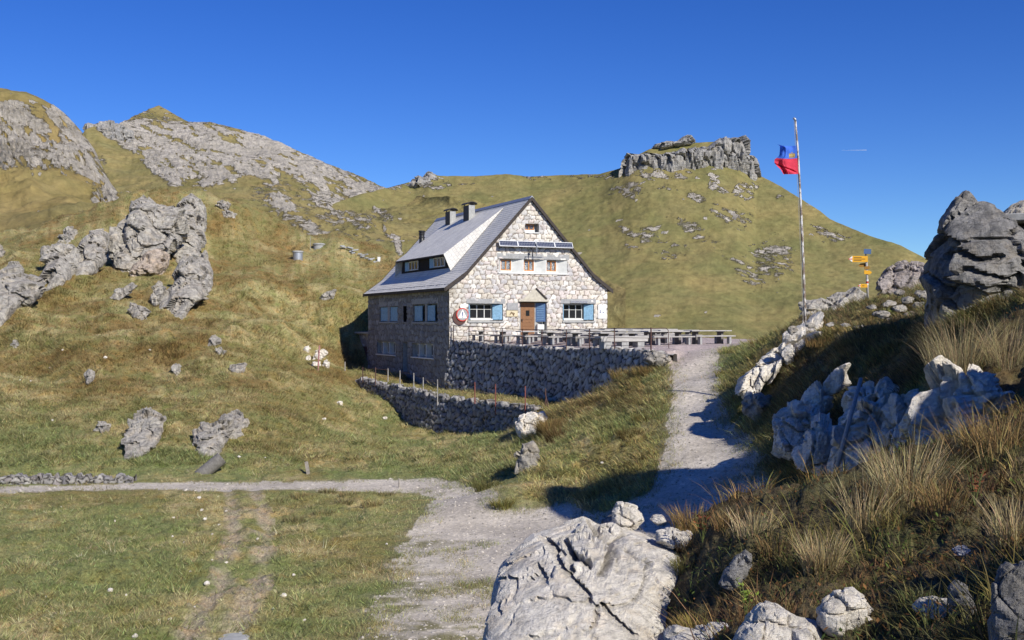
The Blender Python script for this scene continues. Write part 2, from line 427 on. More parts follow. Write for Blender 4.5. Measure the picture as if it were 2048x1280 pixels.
def zground(x, y, rough=True):
    x = np.asarray(x, float); y = np.asarray(y, float)
    z = zrbf(x, y)
    z = z + 8.5 * np.exp(-((x - 15.6) / 2.5) ** 2 - ((y - 22) / 3.6) ** 2) + 3.2 * np.exp(-((x - 12.4) / 1.6) ** 2 - ((y - 13.6) / 1.9) ** 2) + 2.2 * np.exp(-((x - 5.6) / .9) ** 2 - ((y - 3.6) / 1.0) ** 2)   # steep unseen rises added right of the view to shade bank, rocks and knoll
    near = (np.abs(x) < 60) & (y > 40) & (y < 130)
    if near.any():
        xs, ys, zs = x[near], y[near], z[near]
        sb = sdist(xs, ys, BENCH); dl, _ = seg_dist(xs, ys, LWp[:, :2], False)
        zb = np.interp(xs, LWp[:, 0], LWp[:, 2]) - .04
        w = .35 + 2.0 * sstep(.8, 4, dl)
        zs = lerp(zs, zb, sstep(0.05, 1, sb / w))
        st = sdist(xs, ys, TERR); dw, _ = seg_dist(xs, ys, TWp[:, :2], False)
        w = .45 + 2.5 * sstep(1.2, 5, dw)
        zs = lerp(zs, zterrace(xs, ys), sstep(0.05, 1, st / w))
        z[near] = zs
    return z
# gravel road and path outline
def hitflat(u, v, z0=-6.85): return (u - CX) / F * (-z0 * F / (v - HV)), -z0 * F / (v - HV)
def hit(u, v, dmin=4.0, dmax=200.0):
    """first point of the ground seen at photo position (u, v)"""
    d = np.exp(np.linspace(math.log(dmin), math.log(dmax), 700))
    z = zfull((u - CX) / F * d, d); zl = -(v - HV) / F * d
    k = np.argmax(z >= zl) if (z >= zl).any() else len(d) - 1
    if k > 0:
        a = z[k-1] - zl[k-1]; b = z[k] - zl[k]; t = a / (a - b) if a != b else 0
        dd = lerp(d[k-1], d[k], t)
    else: dd = d[k]
    return Vector(((u - CX) / F * dd, dd, float(zfull((u - CX) / F * dd, dd)[0])))
ROAD = [hitflat(u, v) for u, v in ((-500,1000),(-250,984),(0,968),(120,966),(250,962),(400,961),(550,961),(700,957),(800,958),(860,960),(905,968),(945,982),(985,1010),(1000,1033),(1080,1037),(1150,1035))]
ROAD += [tuple(P(u, v, d)[:2]) for u, v, d in ((1200,1018,36.5),(1290,990,36.8),(1332,895,40),(1338,800,46.5),(1341,740,52),(1345,712,56))]
ROAD += [(9.6,60.5),(12.5,60.5)] + [tuple(P(u, v, d)[:2]) for u, v, d in ((1445,703,57.5),(1437,742,51.5),(1438,795,46.5),(1458,855,42),(1520,900,37.5),(1550,975,33.5))]
ROAD += [(7.2,29),(4.5,25),(1.5,21),(-.4,18),(-3.4,18)]
ROAD += [hitflat(u, v) for u, v in ((720,1285),(765,1180),(800,1095),(828,1050),(872,1003),(868,990),(835,979),(700,977),(540,974),(400,977),(250,971),(150,975),(0,981),(-250,999),(-500,1018))]
TRACK = [hitflat(u, v, -6.9) for u, v in ((478,975),(495,1010),(500,1050),(495,1100),(475,1180),(430,1250),(380,1320))]

def ground_masks(x, y):
    p = np.stack([x, y, np.zeros_like(x)], -1)
    wob = fbm(p * .8, 4, .55, seed=11) * .42
    reg = (y > 12) & (y < 75) & (np.abs(x) < 45)
    g = np.full(len(x), -9.0); t = np.full(len(x), 9.0)
    g[reg] = sdist(x[reg], y[reg], ROAD) + wob[reg] * np.where(y[reg] < 36, .9, .6)
    terr = np.full(len(x), -9.0); r2 = (y > 40) & (y < 110) & (np.abs(x) < 40)
    terr[r2] = sdist(x[r2], y[r2], TERR)
    t[reg], _ = seg_dist(x[reg], y[reg], TRACK, False)
    return g, t, terr, wob
C_STRAW, C_OLIVE, C_GREEN, C_BROWN, C_SOIL = (np.array(c) for c in ((.435,.360,.180), (.240,.210,.084), (.215,.230,.090), (.215,.145,.055), (.070,.052,.036)))
def turf_color(x, y, z):
    p = np.stack([x, y, z], -1)
    n1 = fbm(p * .12, 4, .55, seed=3); n2 = fbm(p * .45, 4, .6, seed=4); n3 = fbm(p * np.array([1.4, 1.4, 1.4]), 3, .6, seed=5)
    hill = sstep(-6.4, -3.0, z) * sstep(44, 56, y) * (x < 6)
    c = mixc(np.tile(C_OLIVE, (len(x), 1)), np.tile(C_STRAW, (len(x), 1)), np.clip(.38 + 1.2 * n1 + 1.0 * n2 + .7 * n3, 0, 1))
    green = np.clip((1 - hill) * .42 + 1.2 * n1 - .7 * n2 + .12, 0, 1) * (1 - .55 * hill)
    c = mixc(c, np.tile(C_GREEN, (len(x), 1)), np.clip(green, 0, 1))
    br = np.clip(hill * (.25 + 1.2 * fbm(p * .2, 4, .6, seed=8) + .6 * n3), 0, .8)
    c = mixc(c, np.tile(C_BROWN, (len(x), 1)), br)
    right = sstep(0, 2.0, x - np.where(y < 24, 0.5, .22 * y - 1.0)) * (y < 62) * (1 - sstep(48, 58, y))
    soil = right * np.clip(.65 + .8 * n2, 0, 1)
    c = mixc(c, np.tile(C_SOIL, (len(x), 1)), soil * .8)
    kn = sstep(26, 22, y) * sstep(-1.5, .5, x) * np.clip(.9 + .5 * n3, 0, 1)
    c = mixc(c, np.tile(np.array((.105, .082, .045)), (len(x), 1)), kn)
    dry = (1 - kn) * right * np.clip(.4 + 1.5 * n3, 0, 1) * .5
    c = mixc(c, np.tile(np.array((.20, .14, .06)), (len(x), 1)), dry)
    return c
def zrelief(x, y, z):
    """bumps, hummocks and ruts laid on the smooth ground"""
    p = np.stack([x, y, z], -1); g, t, terr, wob = ground_masks(x, y)
    flat = np.maximum(sstep(-2.2, .3, g), sstep(-.6, .2, terr)); rut = np.exp(-((t - .52) / .26) ** 2); k = sstep(300, 140, np.hypot(x, y))
    hum = fbm(p * .9, 4, .55, seed=21) * .16 + fbm(p * .28, 3, .5, seed=22) * .22 + fbm(p * 2.6, 3, .6, seed=24) * .09
    r = np.hypot(x, y); right = ((x > np.where(y < 24, 1.0, .2 * y)) & (y < 60)).astype(float)
    hill = sstep(-6.2, -2.5, z) * sstep(50, 62, y) * (x < -8)
    hum = hum * lerp(1.0, sstep(6, 30, r) * .9 + .35, right) + hill * (ridged(np.stack([(x + .5 * y) * .11, (y - .5 * x) * .035, 0 * x], -1), 3, .5, seed=26) * .9 + fbm(p * .13, 3, .5, seed=27) * 1.0)
    near = sstep(20, 10, r) * right; hum = hum + near * (fbm(p * 2.2, 4, .6, seed=28) * .10 + fbm(p * 6, 3, .6, seed=29) * .03)
    dz = k * (hum * (1 - .92 * flat) + fbm(p * 5, 3, .6, seed=23) * .012 * flat - rut * .07 * (t < 2))
    return dz, (p, g, t, terr, wob, rut)
def zfull(x, y):
    x = np.atleast_1d(np.asarray(x, float)); y = np.atleast_1d(np.asarray(y, float)); z = zground(x, y)
    return z + zrelief(x, y, z)[0]
def build_ground():
    u = np.concatenate([np.arange(-260, 2330, 2.8)])
    th = np.arctan((u - CX) / F)
    th = np.concatenate([np.linspace(-math.pi, th[0], 60)[:-1], th, np.linspace(th[-1], math.pi, 60)[1:]])
    ld = np.concatenate([np.log(2.2) + np.arange(0, math.log(20 / 2.2), .014), np.log(20) + np.arange(0, math.log(110 / 20), .0068),
                         np.log(110) + np.arange(0, math.log(260 / 110), .02), np.log(np.array([265, 330, 420, 600, 900, 1400, 2200, 3500]))])
    dd = np.exp(ld)
    D, T = np.meshgrid(dd, th, indexing='ij')
    # inside the view the distance is measured along the view axis
    x = (D * np.tan(np.clip(T, -.9, .9)) * (np.abs(T) < .62) + D * np.sin(T) * (np.abs(T) >= .62)).ravel()
    y = (D * (np.abs(T) < .62) + D * np.cos(T) * (np.abs(T) >= .62)).ravel()
    m = np.abs(T.ravel()) < .62
    sc = np.where(m, 1, np.where(np.abs(T.ravel()) < .75, 1 / np.cos(.62), 1 / np.cos(.62))); x = x * np.where(m, 1, sc); y = y * np.where(m, 1, sc)
    z = zground(x, y)
    dz, (p, g, t, terr, wob, rut) = zrelief(x, y, z)
    z = z + dz
    p[:, 2] = z
    c = turf_color(x, y, z)
    n = fbm(p * .8, 4, .6, seed=31)
    trk = np.clip(rut * 1.2 + 1.3 * n * (t < 1.3), 0, 1) * (t < 1.6) * sstep(.1, .5, rut + .4 * (t < .9))
    c = mixc(c, np.tile(np.array((.40, .335, .23)), (len(x), 1)), np.clip(trk, 0, 1))
    gr = mixc(np.tile(np.array((.56, .50, .41)), (len(x), 1)), np.tile(np.array((.43, .38, .31)), (len(x), 1)), np.clip(.3 + 1.3 * fbm(p * .35, 4, .55, seed=33), 0, 1))
    tc = np.tile(np.array((.43, .355, .325)), (len(x), 1))
    gr = mixc(gr, tc, sstep(-2, 1, terr))
    thin = np.clip(1.6 * (fbm(p * .5, 4, .6, seed=35) + .12), 0, 1) * sstep(1.9, .3, g) * (y < 37)
    thin = np.maximum(thin, np.clip(2.4 * fbm(p * np.array([.5, .9, 1]), 4, .6, seed=36) - .1, 0, 1) * (y < 30))
    gr = mixc(gr, np.tile(np.array((.17, .155, .06)), (len(x), 1)), thin * .85)
    edge = sstep(-.55, .15, g) * (terr < .1)
    c = mixc(c, np.tile(np.array((.24, .215, .15)), (len(x), 1)), edge * .7)
    gm = (g > 0); tm = terr > .05
    cc = np.where((gm | tm)[:, None], gr, c)
    nr, nc = D.shape
    Fq = grid_faces(nr, nc)
    fm = tm[Fq].sum(1) >= 3; fg = (gm[Fq].sum(1) >= 2) & ~fm; fh = ~(fm | fg)
    out = {}
    for nm, f, mat in (('hillside', fh, M['ground']), ('gravel_road', fg, M['gravel']), ('terrace', fm, M['gravel'])):
        V, Fc, (C_,) = compact(p, Fq[f], cc)
        o = np_mesh(nm, V, [Fc], mat, attrs={'Col': C_}); o['kind'] = 'structure'
        out[nm] = (o, V, Fc)
    tag(out['hillside'][0], 'grassy hillside and meadow around the stone hut', 'hillside')
    tag(out['gravel_road'][0], 'pale gravel road and path climbing to the hut terrace', 'road')
    tag(out['terrace'][0], 'gravel terrace in front of the hut', 'terrace')
    return out
GROUND = build_ground()

# ------------------------------------------------------------------ far mountains, lofted between ridge and foot lines
def curve(pts, U):
    a = np.array(pts, float); o = np.argsort(a[:, 0]); a = a[o]
    return np.stack([np.interp(U, a[:, 0], a[:, 1]), np.interp(U, a[:, 0], a[:, 2])], -1)
def mask(u, v, ells):
    m = np.zeros(len(u))
    for e in ells:
        cu, cv, ru, rv = e[:4]; an = R(e[4]) if len(e) > 4 else 0; s = e[5] if len(e) > 5 else 1
        x = (u - cu) * math.cos(an) + (v - cv) * math.sin(an); y = -(u - cu) * math.sin(an) + (v - cv) * math.cos(an)
        e_ = 1 - sstep(.75, 1.45, np.hypot(x / ru, y / rv))
        m = np.maximum(m, np.maximum(s * e_, min(s, .75) * .56 * (1 - sstep(1.0, 2.0, np.hypot(x / ru, y / rv))))) if s > 0 else m * (1 + s * e_)
    return m
def mountain(name, label, curves, u0, u1, du, nt, ells, relief, colf, seed, back=40, L=(60, 12), ang=20):
    U = np.arange(u0, u1 + du, du); nU = len(U)
    K = np.stack([curve(c, U) for c in curves])             # (k, nU, 2)
    t = np.linspace(0, 1, nt) * (len(curves) - 1); i = np.clip(t.astype(int), 0, len(curves) - 2); f = t - i
    f = np.where(True, f, f)
    i0 = np.clip(i - 1, 0, None); i3 = np.clip(i + 2, None, len(curves) - 1); f = f[:, None, None]
    a, b, c, d = K[i0], K[i], K[i + 1], K[i3]
    S = .5 * (2 * b + (c - a) * f + (2 * a - 5 * b + 4 * c - d) * f * f + (3 * b - a - 3 * c + d) * f ** 3)
    v = S[..., 0]; dist = S[..., 1]; u = np.broadcast_to(U, v.shape)
    x = (u - CX) / F * dist; y = dist; z = -(v - HV) / F * dist
    rows = [np.stack([x, y, z], -1)]
    nb = 8
    for k in range(1, nb + 1):                               # the far side falls away
        q = k / nb; yb = y[-1] * (1 + .45 * q); zb = lerp(z[-1], -20, sstep(0, 1, q) * .9 + .1 * q)
        rows.append(np.stack([(U - CX) / F * yb, yb, zb], -1)[None])
    uu = np.concatenate([u] + [u[-1:]] * nb).ravel(); vv = np.concatenate([v] + [v[-1:]] * nb).ravel()
    p = np.concatenate(rows).reshape(-1, 3)
    jag = fbm(np.stack([uu, vv, 0 * uu], -1) / 28, 3, .6, seed=seed + 40) * 16
    rk = mask(uu + jag, vv + jag * .7, ells)
    rk0 = rk.copy()
    sp, _, si = worley(p / np.array([7, 7, 5]) + .4 * np.stack([perlin(p / 5, seed), perlin(p / 5 + 7, seed), 0 * uu], -1), seed + 21, .95); rk = np.maximum(rk, .95 * (sp < .10 + .16 * np.clip(fbm(p / 60, 3, seed=seed + 30) + .15, 0, 1)) * (si > .55))
    ca, sa = math.cos(R(ang)), math.sin(R(ang)); al, ac = uu * ca + vv * sa, -uu * sa + vv * ca
    sn = fbm(np.stack([al / 46, ac / 10, 0 * uu + seed], -1), 4, .62, seed=seed + 50); cut = 1 - .72 * sstep(.12, .42, sn); rk = rk * cut; rk0 = rk0 * cut
    n1 = fbm(p / L[0], 5, .5, seed=seed); n2 = .55 * ridged(np.stack([al / 30, ac / 7, 0 * uu + seed], -1), 4, .6, seed=seed + 55) + .45 * ridged(p * np.array([1, 1, .6]) / L[1], 5, .55, seed=seed + 9)
    n3 = fbm(p / 4.0, 3, .6, seed=seed + 14)
    fade = np.concatenate([np.linspace(.3, 1, nt) ** .5, np.ones(nb)])[:, None].repeat(nU, 1).ravel()
    dz = (n1 * relief[0] + (n2 - .3) * relief[1] * np.clip(rk0, 0, 1) + n3 * relief[2]) * fade
    cf = np.concatenate([1 - .75 * np.linspace(0, 1, nt) ** 6, np.full(nb, .25)])[:, None].repeat(nU, 1).ravel()
    p[:, 2] += dz * cf; p[:, 1] -= dz * .5
    cg = colf(p, uu, vv)
    rc = mixc(np.tile(np.array((.74, .67, .56)), (len(p), 1)), np.tile(np.array((.62, .56, .46)), (len(p), 1)), np.clip(.5 + fbm(p / 18, 3, seed=seed + 3), 0, 1))
    o = np_mesh(name, p, [grid_faces(nt + nb, nU)[:, ::1]], M['mountain'], attrs={'Col': cg, 'rock': np.clip(rk, 0, 1), 'RCol': rc})
    return tag(o, label, 'mountain', kind='structure')
def alp(a, b, c):
    def f(p, u, v):
        n1 = np.clip(.5 + .9 * fbm(p / 45, 4, .55, seed=61), 0, 1); n2 = np.clip(.5 + .9 * fbm(p * np.array([1, 1, .5]) / 14, 4, .6, seed=62), 0, 1)
        q = mixc(np.tile(np.array(a), (len(p), 1)), np.tile(np.array(b), (len(p), 1)), n1)
        return mixc(q, np.tile(np.array(c), (len(p), 1)), n2 * .6)
    return f
CREST1 = [(-300,140,330),(-60,168,330),(0,176,330),(60,190,330),(100,212,328),(140,240,324),(165,266,320),(190,300,312),(205,335,300),(225,372,285),(250,400,265),(300,428,235),(420,455,200)]
mountain('mountain', 'near left mountain of tilted grey slabs with a grassy top', [
    [(-300,660,116),(0,600,120),(100,540,124),(250,480,150),(420,490,185)],
    [(-300,440,205),(0,400,215),(60,385,215),(130,400,210),(200,425,205),(250,442,200),(420,470,194)],
    [(-300,380,235),(0,362,240),(60,355,242),(130,372,238),(200,405,228),(250,430,215),(420,464,197)],
    [(-300,280,290),(0,282,292),(100,300,288),(150,326,280),(200,372,258),(250,415,240),(420,460,198)],
    CREST1], -300, 420, 2.2, 150,
    [(60,300,110,55,12,.72),(150,330,60,55,45,.78),(205,385,45,24,45),(20,250,60,28,10),(125,245,50,14,40),(0,330,60,24,-8),(215,405,18,10,0),(40,213,8,8,0,.6),(20,195,90,22,12,-1),(60,390,120,26,-4,-1)],
    (6, 4.2, .7), alp((.24,.190,.078), (.19,.160,.068), (.31,.240,.115)), 100, L=(45, 12), ang=38)
CREST2 = [(60,330,560),(150,290,560),(172,258,570),(195,249,580),(230,252,600),(265,233,640),(290,219,670),(317,210,690),(340,222,680),(375,240,660),(420,246,640),(500,265,620),(560,283,600),(620,310,580),(680,337,560),(740,358,530),(780,378,500),(850,391,450),(898,388,430),(950,396,425),(988,410,420),(1060,450,400),(1110,520,370),(1160,620,340),(1250,730,320)]
mountain('mountain', 'pointed mountain with a broad pale limestone flank behind the hut roof', [
    [(60,560,240),(420,540,240),(600,570,235),(800,600,240),(1000,640,250),(1250,780,270)],
    [(60,470,330),(300,455,335),(420,470,330),(600,500,300),(800,530,300),(1000,560,305),(1100,640,300),(1250,760,290)],
    [(60,400,430),(250,390,430),(330,392,420),(420,405,405),(560,425,395),(700,450,385),(800,462,380),(900,440,390),(1000,470,390),(1100,560,350),(1250,745,310)],
    [(60,345,510),(200,318,520),(260,310,540),(330,320,530),(420,330,520),(560,350,505),(680,392,480),(760,410,455),(850,410,430),(950,410,415),(1060,455,400),(1250,590,345)],
    CREST2], 60, 1250, 2.2, 190,
    [(420,300,170,48,13,.88),(580,320,120,30,26),(690,360,70,18,28),(235,282,46,40,10),(460,350,60,24,-20),(330,330,70,30,10),(750,378,50,12,22),
     (565,418,34,14,25,.85),(538,362,14,20,0,.9),(650,392,55,26,25,.72),(690,440,55,20,20,.62),(600,455,50,12,20,.6),(480,350,50,12,-12,.9),(760,420,40,8,35,.6),(660,480,50,10,20,.7),(790,485,22,7,40,.7),
     (640,420,150,70,15,.40),(262,330,105,20,38,-1),(185,285,22,12,50,-1),(470,385,60,14,-15,-.7),(330,228,10,5,0,.7),(290,222,26,5,-25,.5)],
    (6, 3.8, .6), alp((.24,.20,.085), (.19,.17,.07), (.31,.255,.125)), 200, L=(70, 10), ang=22)
CREST3 = [(640,420,430),(730,390,450),(780,374,470),(830,361,480),(858,350,480),(892,354,480),(950,352,480),(1010,347,480),(1060,352,480),(1120,350,478),(1200,350,470),(1243,338,465),(1262,318,468),(1300,299,470),(1350,288,472),(1385,285,472),(1430,283,470),(1475,300,466),(1512,348,460),(1560,372,450),(1600,398,440),(1660,437,425),(1740,470,410),(1800,491,400),(1860,521,390),(1950,570,380),(2100,650,360),(2300,720,340)]
def _fr(f, dfoot=300, vfoot=712, lift=0):
    return [(u, lerp(vfoot, v, f), lerp(dfoot, d, f ** .9)) for u, v, d in CREST3]
mountain('mountain', 'broad olive mountain behind the hut with scree patches', [
    _fr(0), _fr(.25), _fr(.5), _fr(.75), _fr(1)], 640, 2300, 2.4, 170,
    [(1250,385,30,13,0,0.56),(1335,382,18,8,0,0.50),(1395,400,20,9,10,0.50),(1280,466,46,11,14,0.53),(1395,462,50,12,28,0.46),(1455,430,40,18,20,0.50),(1500,425,14,18,0,0.37),(1545,515,40,40,30,0.53),(1500,545,50,20,50,0.46),
     (1350,497,34,12,-15,0.50),(1312,456,12,10,0,0.62),(1270,352,16,10,0,0.62),(1310,360,26,10,0,0.62),(1362,350,22,10,0,0.62),(1430,368,14,14,0,0.62),(1438,378,18,8,0,0.56),(1490,380,20,14,0,0.62),(1558,393,8,6,0,0.62),(1660,465,36,12,20,0.50),(1690,470,14,6,0,0.43),
     (1240,352,50,8,0,0.37),(1060,353,40,6,5,0.43),(1190,357,40,7,0,0.43),(860,362,40,14,10,0.53),(800,372,40,8,-15,0.50),(1140,380,24,5,0,0.37),(1450,500,60,14,40,0.28),(1265,492,16,6,0,0.50),(930,372,30,6,0,0.31)],
    (3.2, 2.0, .35), alp((.205,.188,.080), (.175,.168,.070), (.260,.215,.100)), 300, L=(60, 10))
mountain('mountain', 'distant grey peak at the right edge beyond the rock pinnacle', [
    [(1900,640,700),(2300,640,700)], [(1900,560,820),(2040,500,820),(2300,520,820)],
    [(1900,520,900),(1990,440,900),(2020,412,900),(2048,400,900),(2100,372,900),(2200,420,900),(2300,480,900)]], 1900, 2300, 4, 60,
    [(2080,470,200,120)], (9, 12, 1), alp((.16,.14,.06), (.15,.13,.05), (.2,.16,.07)), 400, L=(60, 25))
# ------------------------------------------------------------------ the stone hut (local frame: X along the gable front, Y into the depth, Z up from the lower ground)
YAW = math.atan2(.413, .911)
EX = Vector((math.cos(YAW), math.sin(YAW), 0)); EY = Vector((-math.sin(YAW), math.cos(YAW), 0))
H0 = Vector((-4.33, 77.4, -3.9))
HW, HL = 12.4, 18.7
def hw(X, Y, Z=0): return H0 + EX * X + EY * Y + Vector((0, 0, Z))
PAL = np.array([(.68,.61,.49),(.62,.57,.49),(.54,.51,.47),(.64,.54,.45),(.72,.67,.57),(.50,.47,.45),(.66,.58,.45),(.58,.50,.45),(.70,.66,.59)])
PAL = PAL * .72 + PAL.mean(1, keepdims=True) * .28 * np.array([1.01, 1.0, .97])
PAL_D = np.array([(.34,.32,.29),(.28,.27,.26),(.38,.36,.32),(.30,.27,.25),(.24,.23,.23),(.42,.40,.36)])
def stones(s, z, size, seed, pal, joint=(.24,.20,.16), jw=.10, jit=.62):
    """irregular stone pattern: returns outward relief (0..1) and colour"""
    q = np.stack([s / size[0], z / size[1], np.zeros_like(s)], -1)
    q[:, 0] += .22 * perlin(q * .9, seed + 70) + .5 * (np.floor(q[:, 1]) % 2); q[:, 1] += .25 * perlin(q * np.array([.8, .8, 1]) + 9, seed + 71)
    f1, f2, cid = worley(q, seed, jit, 2)
    e = f2 - f1; rel = sstep(0.02, .34, e)
    col = pal[(cid * 997).astype(int) % len(pal)] * (.86 + .28 * ((cid * 313) % 1))[:, None]
    jm = 1 - sstep(jw * .45, jw, e)
    return rel * (.75 + .5 * ((cid * 71) % 1)), mixc(col, np.tile(np.array(joint), (len(s), 1)), jm)
def masonry_panel(name, parent, org, ux, un, xs, zs, size, seed, pal, holes, keep=None, depth=.035, mat=None, jw=.14, joint=(.20,.165,.13), tint=None, edge=0.0):
    """flat stone wall face: org + ux*s + z, relief along un, rectangular holes (s0,s1,z0,z1)"""
    S, Z = np.meshgrid(xs, zs); s = S.ravel(); z = Z.ravel()
    rel, col = stones(s, z, size, seed, pal, joint, jw)
    if tint is not None: col = col * tint(s, z)[:, None]
    V = np.array(org)[None] + s[:, None] * np.array(ux)[None] + z[:, None] * np.array([0, 0, 1.0])[None] + (rel * depth)[:, None] * np.array(un)[None]
    sc = (S[:-1, :-1] + S[1:, 1:]) / 2; zc = (Z[:-1, :-1] + Z[1:, 1:]) / 2
    k = np.ones_like(sc, bool)
    for a, b, c, d in holes: k &= ~((sc > a) & (sc < b) & (zc > c) & (zc < d))
    if keep is not None: k &= keep(sc, zc)
    Fc = grid_faces(len(zs), len(xs), k)
    V, Fc, (col,) = compact(V, Fc, col)
    return np_mesh(name, V, [Fc], mat or M['stone'], parent, smooth=True, attrs={'Col': col})
def lines(a, b, step, extra):
    v = list(np.arange(a, b, step)) + [b]
    for e in extra:
        v = [q for q in v if abs(q - e) > step * .6 or q in (a, b)] + [e]
    return np.array(sorted(set(v)))
M['slate'] = None
def m_slate():
    t = NT('grey_roof_shingle', .62, .35); uv = t.coord((1, 1, 1), 'UV')
    br = t.n('ShaderNodeTexBrick', {'Vector': uv, 'Color1': (.76, .72, .63, 1), 'Color2': (.71, .67, .59, 1), 'Mortar': (.48, .47, .44, 1), 'Scale': 1.0, 'Mortar Size': .012, 'Brick Width': .30, 'Row Height': .24, 'Bias': 0.0})
    n = t.noise(t.coord(), 1.2, 5, .6); n2 = t.noise(t.coord(), 14, 4, .6)
    c = t.mix(1.0, br.outputs[0], t.ramp(n, [(.3, .86), (.7, 1.13)]), 'MULTIPLY'); c = t.mix(1.0, c, t.ramp(n2, [(.3, .88), (.7, 1.1)]), 'MULTIPLY')
    return t.done(c, t.bump(t.math('SUBTRACT', n2, t.math('MULTIPLY', br.outputs[1], 1.0)), .12, .01))
M.update(slate=m_slate(), board=plain('dark_fascia_wood', (.055, .045, .038), .8, .3, 9, bump=.3), plaster=plain('pale_plaster', (.60, .60, .56), .9, .12, 3, bump=.2),
         whitepaint=plain('white_paint', (.78, .77, .72), .6, .06, 8), concrete=plain('grey_concrete', (.36, .36, .34), .9, .2, 5, bump=.3),
         blue=plain('faded_blue_paint', (.24, .42, .56), .7, .22, 7, bump=.15), wood=plain('brown_door_wood', (.24, .12, .055), .6, .35, 5, stretch=(1, 1, 6), bump=.2),
         pine=plain('orange_pine', (.55, .24, .08), .55, .2, 5), curtain=plain('red_curtain', (.30, .10, .09), .9, .5, 14), darkwood=plain('dark_cladding', (.035, .03, .028), .85, .4, 8, stretch=(1, 6, 1), bump=.3),
         black=plain('black_metal', (.018, .018, .02), .45, .2, 10, spec=.5), iron=plain('rusty_iron', (.10, .055, .045), .75, .4, 30, bump=.2), zinc=plain('zinc_sheet', (.42, .43, .44), .45, .12, 5, metal=.6),
         cap=plain('chimney_sheet', (.06, .055, .05), .6, .3, 8), interior=plain('dark_room', (.012, .012, .012), .95, .2, 3), greydoor=plain('grey_door', (.16, .18, .17), .8, .2, 6),
         weathered=plain('weathered_plank', (.42, .405, .375), .85, .28, 7, stretch=(.5, 5, 5), bump=.3), legwood=plain('dark_leg_wood', (.16, .15, .135), .85, .3, 9), stonegrey=plain('grey_stone_block', (.34, .34, .33), .9, .2, 7, bump=.3),
         lintel=plain('sandstone_lintel', (.50, .46, .37), .9, .18, 6, bump=.3), tan=plain('cream_stone_tablet', (.62, .54, .36), .9, .12, 6), bronze=plain('brown_emblem', (.16, .09, .04), .7, .2, 9), red=plain('red_paint', (.55, .06, .04), .6, .15, 9),
         signblue=plain('blue_sign_enamel', (.10, .17, .32), .45, .1, 6), ink=plain('dark_blue_ink', (.05, .08, .22), .6, .1, 6))
def glass():
    t = NT('window_glass', .06, .6); return t.done((.02, .022, .025, 1))
M['glass'] = glass()
def glass_clear():
    t = NT('clear_pane', .03, .5); t.b.inputs['Transmission Weight'].default_value = .92; t.b.inputs['IOR'].default_value = 1.2; return t.done((.9, .92, .93, 1))
M['clear'] = glass_clear()

hut = empty('stone_hut', H0, YAW, 'two storey stone mountain hut with steep grey roof on the terrace', 'hut')
# roof outline: X, Z in the local frame
RP = [(-.38, 6.22), (.35, 6.74), (1.22, 7.36), (HW/2, 12.76)]
def zroof(X):
    X = X if X <= HW/2 else HW - X
    a = np.array(RP); return float(np.interp(X, a[:, 0], a[:, 1]))
gh = [(5.77,6.84,10.35,10.96),(3.73,9.12,7.46,8.43),(1.42,4.04,4.05,5.25),(8.75,11.30,4.06,5.30),(5.32,7.47,2.7,5.42)]
sh = [(15.45,11.0,4.0,5.22),(9.58,8.8,4.02,5.19),(7.29,2.2,3.98,5.28),(16.2,11.5,1.43,2.39),(9.75,8.6,.2,2.44),(7.55,3.0,1.38,2.42)]
sh = [(min(a, b), max(a, b), c, d) for a, b, c, d in sh]
def keep_gable(s, z):
    zr = np.interp(np.minimum(s, HW - s), np.array(RP)[:, 0], np.array(RP)[:, 1]); return z < zr - .10
xs = lines(0, HW, .055, [q for h in gh for q in h[:2]]); zs = lines(0, 12.7, .055, [q for h in gh for q in h[2:]])
masonry_panel('wall', hut, (0, 0, 0), (1, 0, 0), (0, -1, 0), xs, zs, (.44, .33), 5, PAL, gh, keep_gable, .05, tint=lambda s, z: 1 - .18 * np.exp(-((s / .8) ** 2)) * (z < 6.5))
ys = lines(0, HL, .07, [q for h in sh for q in h[:2]]); zs2 = lines(-.9, 6.6, .07, [q for h in sh for q in h[2:]])
masonry_panel('wall', hut, (0, 0, 0), (0, 1, 0), (-1, 0, 0), ys, zs2, (.58, .42), 9, (PAL * .4 + PAL.mean(1, keepdims=True) * .6) * np.array([.44, .45, .46]), sh, None, .05, joint=(.15,.13,.11))  # palette darkened and greyed: the side wall's shade is put into its stones
masonry_panel('wall', hut, (HW, 0, 0), (0, 1, 0), (1, 0, 0), lines(0, HL, .3, []), lines(0, 6.6, .3, []), (.6, .45), 12, PAL * .85, [], None, .04)
masonry_panel('wall', hut, (0, HL, 0), (1, 0, 0), (0, 1, 0), lines(0, HW, .15, []), lines(-.5, 12.6, .15, []), (.6, .45), 13, PAL * .75, [], keep_gable, .04)
